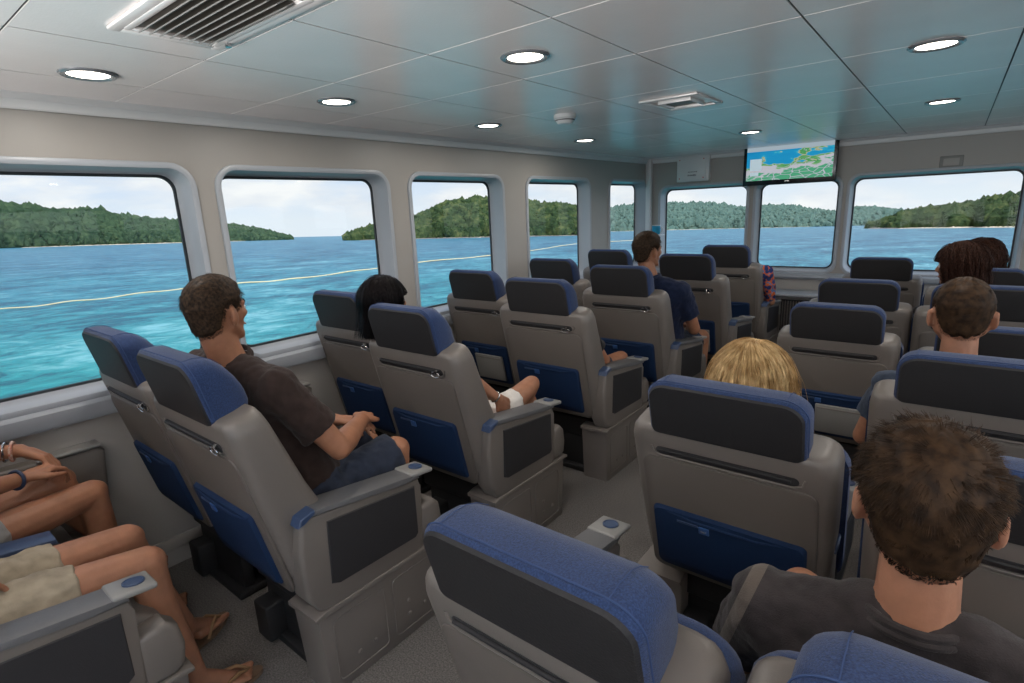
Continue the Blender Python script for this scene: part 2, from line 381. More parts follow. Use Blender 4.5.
# television
tv = empty('television', (1.525, 6.10, 1.995)); tag(tv, 'wall-mounted flat television showing a coastal map, above the front windows', 'television')
bm = bmesh.new(); box(bm, (0, 0, 0), (.84, .045, .40), .008); link('casing', bm, mat('tv_black', (.008, .009, .011), .18), tv)
bm = bmesh.new(); box(bm, (0, .06, 0), (.3, .09, .22), .005); link('wall_bracket', bm, MT['dark'], tv)
mm = bpy.data.materials.new('map_screen'); mm.use_nodes = True; nt = mm.node_tree; nt.nodes.clear(); L = nt.links.new
t = nd(nt, 'ShaderNodeTexCoord'); sp = nd(nt, 'ShaderNodeSeparateXYZ'); L(t.outputs['Generated'], sp.inputs[0])
n1 = nd(nt, 'ShaderNodeTexNoise', i_Scale=3.2, i_Detail=6.0); L(t.outputs['Generated'], n1.inputs['Vector'])
ma = nd(nt, 'ShaderNodeMath', operation='MULTIPLY_ADD'); L(sp.outputs['Z'], ma.inputs[0]); ma.inputs[1].default_value = -.75; ma.inputs[2].default_value = .42
mb = nd(nt, 'ShaderNodeMath', operation='ADD'); L(n1.outputs['Fac'], mb.inputs[0]); L(ma.outputs[0], mb.inputs[1])
sx_ = nd(nt, 'ShaderNodeMath', operation='MULTIPLY_ADD'); L(sp.outputs['X'], sx_.inputs[0]); sx_.inputs[1].default_value = .22; L(mb.outputs[0], sx_.inputs[2])
rp = ramp(nt, [(0, (.01, .22, .55)), (.54, (.02, .36, .68)), (.57, (.05, .5, .68)), (.585, (.62, .55, .35)), (.61, (.06, .38, .12)), (.68, (.25, .52, .22)), (.70, (.6, .62, .68)), (.80, (.66, .66, .72)), (.83, (.1, .45, .25))]); L(sx_.outputs[0], rp.inputs[0])
vo = nd(nt, 'ShaderNodeTexVoronoi', feature='DISTANCE_TO_EDGE', i_Scale=9.0); L(t.outputs['Generated'], vo.inputs['Vector'])
rd = nd(nt, 'ShaderNodeMath', operation='LESS_THAN'); L(vo.outputs['Distance'], rd.inputs[0]); rd.inputs[1].default_value = .035
ld = nd(nt, 'ShaderNodeMath', operation='GREATER_THAN'); L(sx_.outputs[0], ld.inputs[0]); ld.inputs[1].default_value = .62
rl = nd(nt, 'ShaderNodeMath', operation='MULTIPLY'); L(rd.outputs[0], rl.inputs[0]); L(ld.outputs[0], rl.inputs[1])
m1 = nd(nt, 'ShaderNodeMixRGB'); L(rl.outputs[0], m1.inputs[0]); L(rp.outputs[0], m1.inputs[1]); m1.inputs[2].default_value = (.62, .62, .74, 1)
hd = nd(nt, 'ShaderNodeMath', operation='GREATER_THAN'); L(sp.outputs['Z'], hd.inputs[0]); hd.inputs[1].default_value = .86
m2 = nd(nt, 'ShaderNodeMixRGB'); L(hd.outputs[0], m2.inputs[0]); L(m1.outputs[0], m2.inputs[1]); m2.inputs[2].default_value = (.45, .55, .62, 1)
e = nd(nt, 'ShaderNodeEmission', i_Strength=.75); L(m2.outputs[0], e.inputs[0]); o = nd(nt, 'ShaderNodeOutputMaterial'); L(e.outputs[0], o.inputs[0])
bm = bmesh.new(); box(bm, (0, -.0235, .008), (.775, .002, .325)); scr = link('screen', bm, mm, tv, smooth=False)
bm = bmesh.new(); box(bm, (-.30, -.0255, .00), (.11, .001, .11)); box(bm, (-.31, -.0255, -.09), (.08, .001, .03)); link('map_inset', bm, mat('screen_pale', (.5, .6, .65), .4, emis=(.55, .68, .75), estr=.6), scr, smooth=False)
bm = bmesh.new(); box(bm, (0, -.0235, -.172), (.04, .002, .008)); link('badge', bm, MT['chrome'], tv)
# mug in the corner on a bracket
mg = empty('mug', (.20, 6.02, 1.315)); tag(mg, 'blue and white mug on a corner bracket beside the front window', 'mug')
bm = bmesh.new(); disc_ring(bm, [(.0005, .004), (.040, .004), (.046, .02), (.050, .10), (.046, .10), (.042, .02), (.0005, .012)]); link('cup', bm, mat('mug_blue', (.02, .27, .45), .3), mg)
bm = bmesh.new(); tube(bm, [(.046+.028*math.sin(a), 0, .055+.03*math.cos(a)) for a in [PI*i/10 for i in range(11)]], .006); link('handle', bm, MT['white'], mg)
bm = bmesh.new(); disc_ring(bm, [(.0505, .10), (.053, .104), (.047, .107), (.044, .10)]); link('rim', bm, MT['white'], mg)
hb = empty('cup_bracket', (.20, 6.02, 1.315)); tag(hb, 'small corner bracket holding the blue mug', 'bracket')
bm = bmesh.new(); box(bm, (0, .02, -.008), (.12, .16, .012), .004); box(bm, (-.04, .09, -.03), (.03, .03, .06), .004); link('plate', bm, MT['white'], hb)

# ------------------------------------------------------------------ seats
TH = math.radians(13)
def B(x, v, w): return Vector((x, -v*math.sin(TH)+w*math.cos(TH), 1.26+v*math.cos(TH)+w*math.sin(TH)))
def ring_v(w, hx, vt, vb, r, k=6): return [B(p[0], p[1], w) for p in rrect(0, (vt+vb)/2, hx, (vt-vb)/2, r, k)]
def ring_h(w, hx, vt, vb, r, k=6): return [B(p[0], p[1], w) for p in rr2(vb, vt, hx, r, .018, k)]
def ring_w(v, hx, w0, w1, r, k=4): return [B(p[0], v, p[1]) for p in rrect(0, (w0+w1)/2, hx, (w1-w0)/2, r, k)]
def hr_scale(hh, dk):
    R = Matrix.Rotation(-TH, 4, 'X'); T = Matrix.Translation(B(0, 0, 0))
    Q = Matrix.Rotation(TH, 4, 'X')
    return T @ Q @ Matrix.Diagonal((hh, dk, 1, 1)) @ Q.inverted() @ T.inverted()
def make_seat(arms, base, cush, ring=True, tray=False, tagtext=False, deep=0.0, hh=1.0):
    dk = .82 if deep else 1.0
    root = empty('passenger_seat')
    # headrest
    bm = bmesh.new(); loft(bm, [ring_h(*a) for a in ((.0, .214, -.012, -.200, .055), (.003, .221, -.005, -.204, .060), (.010, .2255, .0, -.206, .064), (.05, .226, -.002, -.206, .066), (.085, .225, -.012, -.206, .066), (.110, .221, -.030, -.206, .064), (.135, .214, -.058, -.206, .06), (.155, .204, -.095, -.205, .05), (.166, .190, -.125, -.200, .035))])
    T_ = hr_scale(hh, dk); bm.transform(T_); hr = link('headrest', bm, MT['blue'], root)
    bm = bmesh.new(); loft(bm, [ring_h(*a) for a in ((-.007, .204, -.022, -.197, .046), (-.0055, .214, -.012, -.203, .053), (.004, .2205, -.006, -.205, .059))]); bm.transform(T_); link('headrest_back', bm, MT['charcoal'], hr)
    bm = bmesh.new(); tube(bm, ring_h(.016, .2262, .0012, -.206, .064, 8), .0018, 6, True)
    for sx in (-1, 1): tube(bm, [B(sx*.172, z_+.0012, w_) for w_, z_ in ((.016, 0), (.05, -.002), (.085, -.012), (.110, -.030), (.135, -.058))], .0010, 6)
    bm.transform(T_); link('seam', bm, MT['seam'], hr)
    # shell
    if deep: ws = (.10, .115, .120, .124, .130, .165, .225, .25, .235)
    else: ws = (.115, .135, .148, .155, .158, .155, .160, .165, .15)
    bm = bmesh.new(); loft(bm, [ring_w(v, x, w0, w1, r) for (v, x, w0, r), w1 in zip(((-.188, .255, .026, .03), (-.190, .272, .012, .04), (-.197, .286, .003, .045), (-.212, .296, -.001, .045), (-.25, .301, -.003, .04), (-.5, .299, .0, .04), (-.78, .290, .004, .04), (-.86, .275, .012, .04), (-.88, .23, .03, .03)), ws)])
    sh = link('seat_shell', bm, MT['shell'], root)
    bm = bmesh.new(); loft(bm, [ring_v(*a) for a in ((.002, .262, -.312, -.868, .04), (-.006, .260, -.314, -.866, .04), (-.009, .254, -.320, -.860, .035))]); link('back_panel', bm, MT['panel'], sh)
    # literature slot: dark recess bar with a pale lip
    bm = bmesh.new(); loft(bm, [ring_v(*a) for a in ((.004, .212, -.263, -.298, .016), (-.0040, .210, -.265, -.296, .015), (-.0048, .205, -.268, -.293, .012))]); sl = link('slot', bm, MT['dark'], sh)
    bm = bmesh.new(); tube(bm, [B(-.20, -.276, -.007), B(.19, -.276, -.007)], .0065, 10); link('bar', bm, MT['charcoal'], sl)
    bm = bmesh.new(); tube(bm, [B(-.225, -.266, -.003), B(-.218, -.290, -.005), B(-.19, -.301, -.006), B(.19, -.301, -.006), B(.218, -.290, -.005), B(.225, -.266, -.003)], .0032, 8); link('lip', bm, MT['shell'], sl)
    if ring:
        bm = bmesh.new(); tube(bm, [B(.172+.027*math.cos(a), -.290+.013*math.sin(a), -.015) for a in [2*PI*i/20 for i in range(20)]], .0022, 6, True)
        cyl(bm, B(.178, -.276, -.004), B(.178, -.276, -.017), .009, n=14); link('ring_hook', bm, MT['chrome'], sl)
    # pocket
    pk = 0 if deep else .022
    bm = bmesh.new()
    loft(bm, [ring_v(a[0], a[1]+pk, *a[2:]) for a in ((-.006, .215, -.535, -.835, .02), (-.014, .215, -.537, -.835, .02), (-.024, .210, -.541, -.825, .03), (-.027, .18, -.57, -.78, .04))]); po = link('pocket', bm, MT['net'], root)
    bm = bmesh.new(); tube(bm, [B(-.2, -.545, -.018), B(-.1, -.560, -.026), B(.1, -.562, -.026), B(.2, -.545, -.018)], .006, 8); link('hem', bm, MT['net'], po)
    bm = bmesh.new(); box(bm, B(-.06, -.585, -.030), (.034, .006, .030), .002, 2, Matrix.Rotation(TH, 3, 'X')); tg = link('tag', bm, mat('tag_blue', (.03, .09, .25), .5) if 'tagb' not in MT else MT['tagb'], po)
    MT['tagb'] = tg.data.materials[0]
    if tagtext:
        text('tar', .017, po, B(-.06, -.585, -.0345), (PI/2+TH, 0, 0), MT['plate'])
    bm = bmesh.new(); box(bm, B(-.115, -.575, -.028), (.07, .004, .010), .001, 1, Matrix.Rotation(TH, 3, 'X')); link('strap', bm, MT['bpad'], po)
    if tray:
        bm = bmesh.new(); box(bm, B(.055, -.70, -.040), (.25, .016, .19), .005, 2, Matrix.Rotation(TH, 3, 'X')); tr_ = link('folded_tray', bm, MT['plate'], root)
        bm = bmesh.new(); box(bm, B(.055, -.622, -.052), (.23, .004, .006), .001, 1, Matrix.Rotation(TH, 3, 'X')); link('latch', bm, MT['shell'], tr_)
    # back cushion (front side)
    bm = bmesh.new(); loft(bm, [ring_v(w_-(.045 if deep else 0), *a) for w_, *a in ((.125, cush, -.215, -.80, .09), (.165, cush, -.215, -.80, .09), (.185, cush-.012, -.225, -.80, .08), (.20, cush-.04, -.25, -.80, .06), (.205, cush-.08, -.30, -.78, .05))])
    link('back_cushion', bm, MT['blue'], root)
    # seat cushion
    bm = bmesh.new()
    loft(bm, [[Vector((p[0], y, p[1])) for p in rrect(0, (a+b)/2, hx, (b-a)/2, .05, 5)] for y, hx, a, b in ((.24, .235, .40, .50), (.26, .24, .38, .51), (.5, .24, .37, .53), (.68, .24, .37, .525), (.76, .238, .375, .50), (.79, .23, .385, .48), (.80, .21, .40, .46))]); link('seat_cushion', bm, MT['leather'], root)
    # frame under the seat
    bm = bmesh.new(); box(bm, (0, .50, .30), (.46, .44, .12), .01); box(bm, (0, .32, .13), (.40, .05, .26), .008); box(bm, (0, .66, .13), (.40, .05, .26), .008); box(bm, (0, .49, .02), (.44, .46, .035), .006)
    box(bm, (-.12, .27, .10), (.10, .10, .16), .01)
    link('under_frame', bm, MT['frame'], root)
    # arm consoles
    for s, full in arms:
        xi, xo = {'full': (.245, .338), 'slim': (.245, .295), 'pad': (.285, .365), 'wall': (.245, .325)}[full]
        prof = [(.20, .70), (.185, .60), (.19, .42), (.23, .355), (.30, .34), (.66, .335), (.70, .36), (.705, .62), (.70, .655), (.24, .715)]
        if full == 'wall': prof = [(.20, .70), (.185, .60), (.19, .42), (.23, .355), (.86, .34), (.96, .44), (.98, .66), (.95, .68), (.24, .715)]
        if full == 'pad': prof = [(.26, .70), (.24, .62), (.26, .45), (.34, .40), (.60, .40), (.66, .44), (.69, .60), (.69, .65), (.30, .71)]
        bm = bmesh.new(); prism(bm, prof, min(s*xi, s*xo), max(s*xi, s*xo), .016, 3); ac = link('armrest', bm, MT['shell'], root)
        if not deep and full == 'full': ac.location = (0, .13, .05)
        if full == 'wall': ac.location = (0, .03, .05)
        bm = bmesh.new(); prism(bm, [(.29, .672), (.28, .44), (.31, .425), (.655, .415), (.672, .43), (.672, .63)], min(s*(xo-.002), s*(xo+.005)), max(s*(xo-.002), s*(xo+.005)), .003, 1); link('side_panel', bm, MT['dark'], ac)
        bm = bmesh.new(); prism(bm, [(.235, .712), (.245, .728), (.26, .731), (.695, .672), (.70, .652), (.60, .662)], min(s*(xi-.006), s*(xo+.007)), max(s*(xi-.006), s*(xo+.007)), .006, 2); link('arm_pad', bm, MT['bpad' if full in ('wall', 'pad') else 'pad'], ac)
        bm = bmesh.new(); prism(bm, [(.188, .695), (.200, .722), (.250, .735), (.252, .722), (.21, .70)], min(s*(xi-.007), s*(xo+.009)), max(s*(xi-.007), s*(xo+.009)), .003, 1); link('arm_end_cap', bm, MT['bpad'], ac)
        bm = bmesh.new()
        if full == 'pad': bm.free(); continue
        R = Matrix.Rotation(-.12, 3, 'X')
        py_ = .86 if full == 'wall' else .715
        box(bm, (s*(xi+xo)/2, py_, .69 if full == 'wall' else .668), (xo-xi+.014, .22 if full == 'wall' else .11, .018), .007, 3, R if full != 'wall' else None); pl = link('arm_plate', bm, MT['plate'], ac)
        if full == 'wall': continue
        bm = bmesh.new()
        for k in range(1): loft(bm, [[Vector((s*(xi+xo)/2+min(.026, (xo-xi)*.32)*q*math.cos(2*PI*i/24), py_+.01+.028*q*math.sin(2*PI*i/24), z-.12*.032*q*math.sin(2*PI*i/24))) for i in range(24)] for q, z in ((1, .672), (1, .6805), (.85, .6815), (.8, .679))]); 
        link('call_button', bm, MT['bpad'], pl)
        # rounded console end beside the cushion
        bm = bmesh.new()
        if full != 'pad': prism(bm, [(.69, .52), (.69, .355), (.77, .35), (.80, .37), (.81, .43), (.80, .50), (.77, .53)], min(s*xi, s*xo), max(s*xi, s*xo), .02, 3); link('console_end', bm, MT['shell'], ac)
        else: bm.free()
    # pedestal on the aisle side
    for s in base:
        xi, xo = .17, .330
        bm = bmesh.new(); prism(bm, [(.235, 0), (.215, .335), (.80, .335), (.775, 0)], min(s*xi, s*xo), max(s*xi, s*xo), .008, 2); pd = link('pedestal', bm, MT['shell'], root)
        bm = bmesh.new(); prism(bm, [(.20, .330), (.20, .345), (.24, .352), (.80, .352), (.815, .345), (.815, .333)], min(s*xi, s*(xo+.014)), max(s*xi, s*(xo+.014)), .004, 2); link('ledge', bm, MT['shell'], pd)
        bm = bmesh.new()
        for y0, y1 in ((.27, .49), (.53, .74)):
            pts = [Vector((s*(xo+.001), a, b)) for a, b in rrect((y0+y1)/2, .165, (y1-y0)/2, .125, .02, 4)]; tube(bm, pts, .0028, 6, True)
        for y, z in ((.36, .10), (.43, .10), (.60, .10), (.68, .10), (.60, .16)): ball(bm, (s*(xo+.001), y, z), (.004, .009, .009), u=10, v=6)
        link('embossing', bm, MT['shell'], pd)
    # cushion-side hinge bolts kept on the pocket side are part of the shell
    return root
protoL = make_seat([(1, 'full')], [1], .245, deep=.04, hh=.92)
protoT = make_seat([(1, 'pad'), (-1, 'wall')], [], .245, tray=True, deep=.04, hh=.92)
protoW = make_seat([(1, 'pad'), (-1, 'wall')], [], .245, deep=.04, hh=.92)
protoLT = make_seat([(1, 'full')], [1], .245, tray=True, deep=.04, hh=.92)
protoR = make_seat([(-1, 'full'), (1, 'slim')], [-1], .312, ring=False, tagtext=True)
protoRT = make_seat([(-1, 'full'), (1, 'slim')], [-1], .312, ring=False, tray=True)
protoC = make_seat([(1, 'slim')], [], .312, ring=False)
used = set()
SEATS = [ # proto, centre x, y, yaw, scale xyz, label, group
 (protoL, .895, -.36, 0, .9, 1, 'grey aisle seat behind the two nearest left seats, the man in beige shorts in it', 'a'),
 (protoL, .995, .58, 0, 1, 1, 'nearest left-block aisle seat, in front of which the brown T-shirt man sits', 'a'),
 (protoL, 1.005, 1.50, 0, 1, 1, 'left-block aisle seat occupied by the black-haired woman in white shorts', 'a'),
 (protoL, 1.015, 2.50, 0, 1.06, 1, 'third left-block aisle seat, a bare knee showing past its right side', 'a'),
 (protoL, 1.14, 3.27, 0, 1.04, 1, 'left-block aisle seat occupied by the navy T-shirt man', 'a'),
 (protoLT, 1.245, 4.18, 0, 1.03, 1, 'left-block aisle seat just in front of the navy T-shirt man', 'a'),
 (protoL, 1.255, 5.12, 0, 1, 1, 'frontmost left-block aisle seat, of the orange and blue shirt', 'a'),
 (protoW, .31, -.40, 0, 1, 1, 'grey window seat at the rear left with the crossed-hands passenger', 'w'),
 (protoW, .33, .60, 0, 1, 1, 'nearest window seat, beside the brown T-shirt man', 'w'),
 (protoW, .30, 1.66, 0, 1, 1, 'window seat directly in front of the brown T-shirt man', 'w'),
 (protoT, .315, 2.72, 0, 1, 1, 'window seat with a folded tray, beyond the black-haired woman', 'w'),
 (protoW, .37, 3.60, 0, 1, 1, 'window seat by the fourth left window, behind its aisle neighbour', 'w'),
 (protoW, .39, 4.50, 0, 1, 1, 'frontmost window seat, beside the navy T-shirt man\'s head', 'w'),
 (protoR, 2.375, .57, 0, .97, .885, 'nearest middle-block aisle seat with a broad blue headrest at the bottom of the view', 'm'),
 (protoR, 2.395, 1.50, 0, 1.0, .893, 'middle-block aisle seat directly behind the blonde passenger', 'm'),
 (protoRT, 2.455, 3.02, 0, .90, .895, 'middle-block aisle seat in front of the blonde passenger, a pale folded tray on its back', 'm'),
 (protoR, 2.44, 3.92, 0, .95, .905, 'second middle-block aisle seat ahead of the blonde passenger', 'm'),
 (protoR, 2.43, 5.40, 0, .95, .905, 'frontmost middle-block aisle seat, below the front right window', 'm'),
 (protoC, 2.985, .60, 0, .98, .885, 'inner middle-block seat right behind the dark T-shirt man in the foreground', 'i'),
 (protoC, 3.06, 1.42, 0, .98, .86, 'inner middle-block seat mostly hidden by the foreground man\'s head', 'i'),
 (protoC, 2.985, 2.20, 0, .98, .89, 'inner middle-block seat directly behind the close-cropped man', 'i'),
 (protoC, 3.07, 3.02, 0, .95, .85, 'inner middle-block seat seen on both sides of the close-cropped head', 'i'),
 (protoC, 3.03, 3.86, 0, .98, .905, 'inner middle-block seat of the nearer brown-haired woman', 'i'),
 (protoC, 3.05, 4.75, 0, .98, .905, 'inner middle-block seat of the farther curly-haired woman', 'i'),
]
GR = dict(a='left-block aisle seats', w='left-block window seats', m='middle-block aisle seats', i='inner middle-block seats')
for pr, x, y, rz, sx, sz, lb, g in SEATS:
    if pr.name in used: o = copy_tree(pr)
    else: o = pr; used.add(pr.name)
    o.location = (x, y, 0); o.rotation_euler = (0, 0, rz); o.scale = (sx, 1, sz)
    tag(o, lb, 'seat', GR[g])

# ------------------------------------------------------------------ people
def skin_mat(name, c, red=.0):
    return mat(name, c, .5, sss=.12, bump=.0004, bscale=300, var=.10, vscale=22, spec=.35)
def hair_mat(name, c1, c2, rough=.6, scale=110.0):
    m = bpy.data.materials.new(name); m.use_nodes = True; nt = m.node_tree; L = nt.links.new; b = nt.nodes['Principled BSDF']
    t = nd(nt, 'ShaderNodeTexCoord'); v = nd(nt, 'ShaderNodeTexNoise', i_Scale=scale, i_Detail=4.0); L(t.outputs['Object'], v.inputs['Vector'])
    rp = ramp(nt, [(.35, c1), (.68, c2)]); L(v.outputs['Fac'], rp.inputs[0]); L(rp.outputs[0], b.inputs['Base Color']); b.inputs['Roughness'].default_value = rough; b.inputs['Specular IOR Level'].default_value = .12
    return m
def cloth_mat(name, c, var=.15, rough=.9): return mat(name, c, rough, bump=.0012, bscale=380, var=var, vscale=25, sheen=.1, spec=.15)
PM = dict(
 sk1=skin_mat('skin_tan', (.33, .15, .085)), sk2=skin_mat('skin_warm', (.37, .175, .105)), sk3=skin_mat('skin_light', (.50, .27, .18)),
 h_brown=hair_mat('hair_dark_brown', (.014, .009, .006), (.055, .032, .018)), h_mid=hair_mat('hair_brown', (.018, .010, .006), (.058, .031, .015), .55, 48.0),
 h_black=hair_mat('hair_black', (.004, .0035, .004), (.016, .012, .012), .25), h_blonde=hair_mat('hair_blonde', (.36, .21, .08), (.80, .56, .28), .42, 26.0),
 h_chest=hair_mat('hair_chestnut', (.018, .008, .006), (.075, .032, .020)),
 brown=cloth_mat('brown_tshirt', (.032, .020, .017)), navy=cloth_mat('navy_tshirt', (.010, .016, .042)), slate=cloth_mat('slate_tshirt', (.045, .062, .095), .35),
 dark=cloth_mat('dark_tshirt', (.036, .030, .030), .25), greyband=cloth_mat('grey_band', (.13, .115, .10), .35), shorts_n=cloth_mat('navy_shorts', (.022, .028, .045)),
 beige=cloth_mat('beige_shorts', (.34, .285, .21)), grey=cloth_mat('grey_shorts', (.27, .26, .25)), white=cloth_mat('white_shorts', (.72, .68, .64), .05),
 black=cloth_mat('black_cloth', (.012, .012, .014)), sandal=mat('sandal_tan', (.30, .17, .08), .6), sole=mat('sandal_sole', (.16, .10, .06), .7),
 eye=mat('eye_white', (.7, .68, .66), .3), iris=mat('iris', (.03, .02, .015), .2), lip=mat('lips', (.33, .12, .09), .45), nail=mat('nails', (.5, .27, .2), .3),
 bead=mat('red_beads', (.35, .06, .03), .4, col2=(.6, .45, .35), vscale=90), band=mat('dark_band', (.02, .035, .08), .5), silver=MT['chrome'], glassb=mat('spectacle_black', (.01, .01, .012), .2))
# patterned orange and blue shirt
m = PM['dark']; nt = m.node_tree; b = nt.nodes['Principled BSDF']; src = b.inputs['Base Color'].links[0].from_socket
t = nd(nt, 'ShaderNodeTexCoord'); sp = nd(nt, 'ShaderNodeSeparateXYZ'); nt.links.new(t.outputs['Object'], sp.inputs[0])
ab = nd(nt, 'ShaderNodeMath', operation='ABSOLUTE'); nt.links.new(sp.outputs['X'], ab.inputs[0])
a1 = nd(nt, 'ShaderNodeMath', operation='MULTIPLY_ADD'); nt.links.new(sp.outputs['Z'], a1.inputs[0]); a1.inputs[1].default_value = .30; nt.links.new(ab.outputs[0], a1.inputs[2])
rb_ = ramp(nt, [(0, (0, 0, 0)), (.512, (1, 1, 1)), (.538, (0, 0, 0))], 'CONSTANT'); nt.links.new(a1.outputs[0], rb_.inputs[0])
mb_ = nd(nt, 'ShaderNodeMixRGB'); nt.links.new(rb_.outputs[0], mb_.inputs[0]); nt.links.new(src, mb_.inputs[1]); mb_.inputs[2].default_value = (.11, .09, .075, 1); nt.links.new(mb_.outputs[0], b.inputs['Base Color'])
m = bpy.data.materials.new('patterned_shirt'); m.use_nodes = True; nt = m.node_tree; b = nt.nodes['Principled BSDF']; t = nd(nt, 'ShaderNodeTexCoord'); v = nd(nt, 'ShaderNodeTexVoronoi', i_Scale=24.0); nt.links.new(t.outputs['Object'], v.inputs['Vector'])
rp = ramp(nt, [(.0, (.02, .035, .14)), (.45, (.03, .06, .2)), (.5, (.55, .10, .03)), (.62, (.6, .16, .05)), (.7, (.12, .2, .4))], 'CONSTANT'); nt.links.new(v.outputs['Distance'], rp.inputs[0]); nt.links.new(rp.outputs[0], b.inputs['Base Color']); b.inputs['Roughness'].default_value = .9; PM['pattern'] = m

def capsule(bm, p0, p1, r0, r1, n=14, flat=False):
    p0 = Vector(p0); p1 = Vector(p1)
    if (p1-p0).length < 1e-4: ball(bm, p0, r0); return
    cyl(bm, p0, p1, r0, r1, n)
    ball(bm, p0, r0*1.0, u=n, v=8)
    if not flat: ball(bm, p1, r1*1.0, u=n, v=8)
def remeshed(name, bm, m, parent, vox, smooth=6, disp=None, fac=.5):
    o = link(name, bm, m, parent, auto=False)
    r = o.modifiers.new('remesh', 'REMESH'); r.mode = 'VOXEL'; r.voxel_size = vox; r.use_smooth_shade = True
    if smooth: s = o.modifiers.new('smooth', 'SMOOTH'); s.factor = fac; s.iterations = smooth
    if disp:
        tx = bpy.data.textures.new(name+'_folds', 'CLOUDS'); tx.noise_scale = disp[1]; tx.noise_depth = 2
        d = o.modifiers.new('folds', 'DISPLACE'); d.texture = tx; d.strength = disp[0]; d.texture_coords = 'LOCAL'; d.mid_level = .5
    return o
def V(*a): return Vector(a)
def hand(bm, wr, d, pn, side, s=1.0, curl=(.35, .5, .35), spread=.012, r=.0098, thumb=.5):
    """side: +1 if the thumb lies towards d x pn"""
    d = Vector(d).normalized(); pn = (Vector(pn)-d*Vector(pn).dot(d)).normalized(); l = d.cross(pn)*side
    L_ = [(.040, .030, .022), (.046, .032, .024), (.043, .030, .023), (.033, .024, .020)]
    nails = []
    for i in range(4):
        off = (1.5-i)*.0205*s; k = wr+d*(.088-.004*abs(i-1.2))*s+l*off
        capsule(bm, wr+l*off*.5+d*.005, k, .017*s, .0125*s, 10)
        ang = 0; p = k
        for j, (ln, c) in enumerate(zip(L_[i], curl)):
            ang += c*(1+.12*(i-1)); q = (d*math.cos(ang)+pn*math.sin(ang)+l*(1.5-i)*spread*(1 if j == 0 else .3)*5*.2).normalized()
            e = p+q*ln*s; capsule(bm, p, e, (r-.0008*j)*s, (r-.0008*(j+1))*s, 10); p = e
        nails.append((p, q))
    a = wr+l*.020*s+d*.018*s; b_ = a+(d*.55+l*.62+pn*.35*thumb).normalized()*.042*s; c_ = b_+(d*.85+l*.25+pn*.5*thumb).normalized()*.032*s; e = c_+(d*.95+l*.02+pn*.5*thumb).normalized()*.025*s
    capsule(bm, a, b_, .017*s, .0125*s, 10); capsule(bm, b_, c_, .0122*s, .0108*s, 10); capsule(bm, c_, e, .0108*s, .0085*s, 10)
    capsule(bm, wr+d*.03*s, wr+d*.075*s, .024*s, .018*s, 10)
def head_matrix(pos, yaw, pitch=0, roll=0, s=1.0):
    """local: x right, y forward, z up; yaw clockwise from +y"""
    return Matrix.Translation(Vector(pos)) @ Matrix.Rotation(-yaw, 4, 'Z') @ Matrix.Rotation(pitch, 4, 'X') @ Matrix.Rotation(roll, 4, 'Y') @ Matrix.Scale(s, 4)
def add_head(bm, HM, female=False):
    b2 = bmesh.new()
    ball(b2, (0, -.012, .030), (.074, .094, .086), u=24, v=16)
    ball(b2, (0, -.022, -.016), (.064, .078, .072), u=20, v=14)
    ball(b2, (0, -.034, -.050), (.048, .044, .050), u=16, v=12)
    ball(b2, (0, .022, -.005), (.062, .070, .080), u=20, v=14)
    ball(b2, (0, .038, -.050), (.046, .046, .052), u=16, v=12)
    for s in (-1, 1):
        capsule(b2, (s*.052, -.005, -.045), (s*.018, .062, -.092), .020, .016)
        ball(b2, (s*.038, .060, -.012), (.022, .022, .018))           # cheekbones
        capsule(b2, (s*.012, .084, .022), (s*.045, .070, .022), .010, .009)  # brow
        R = Matrix.Rotation(s*.55, 3, 'Z')
        ball(b2, (s*.081, -.014, -.012), (.0085, .021, .033), R, 16, 12)
        ball(b2, (s*.084, -.020, .004), (.0080, .014, .016), R, 14, 10)
        ball(b2, (s*.078, -.006, -.014), (.010, .014, .024), R, 14, 10)
        ball(b2, (s*.010, .097, -.027), (.009, .010, .008))
    capsule(b2, (0, .086, .012), (0, .106, -.020), .008, .012); ball(b2, (0, .103, -.024), (.012, .012, .010))
    ball(b2, (0, .078, -.088), (.020, .016, .016)); ball(b2, (0, .084, -.056), (.022, .012, .014))
    b2.transform(HM)
    me = bpy.data.meshes.new('t'); b2.to_mesh(me); b2.free(); bm.from_mesh(me); bpy.data.meshes.remove(me)
def face_bits(root, HM):
    bm = bmesh.new()
    for s in (-1, 1): ball(bm, (s*.031, .075, .004), .0125, u=14, v=10)
    bm.transform(HM); e = link('eyes', bm, PM['eye'], root)
    bm = bmesh.new()
    for s in (-1, 1): ball(bm, (s*.031, .0853, .004), (.0055, .0025, .0055), u=12, v=8)
    bm.transform(HM); link('iris', bm, PM['iris'], e)
    bm = bmesh.new(); tube(bm, [(-.024, .087, -.060), (-.01, .0945, -.0575), (0, .0955, -.0585), (.01, .0945, -.0575), (.024, .087, -.060)], lambda t: .0035*math.sin(PI*min(max(t, .08), .92))+.001, 8); bm.transform(HM); link('mouth', bm, PM['lip'], root)
    bm = bmesh.new()
    for s in (-1, 1): tube(bm, [(s*.014, .093, .024), (s*.030, .089, .030), (s*.047, .074, .025)], .0030, 6)
    bm.transform(HM); return bm
HL = [(0, 32), (30, 28), (52, 16), (66, 4), (74, -16), (82, -18), (88, -2), (104, -4), (114, -28), (122, -50), (145, -60), (180, -63)]
def hairline(phi):
    phi = abs(phi)
    for (a, e0), (b, e1) in zip(HL, HL[1:]):
        if a <= phi <= b: return e0+(e1-e0)*(phi-a)/(b-a)
    return -63
SC, SR = Vector((0, -.012, .030)), Vector((.076, .096, .088))
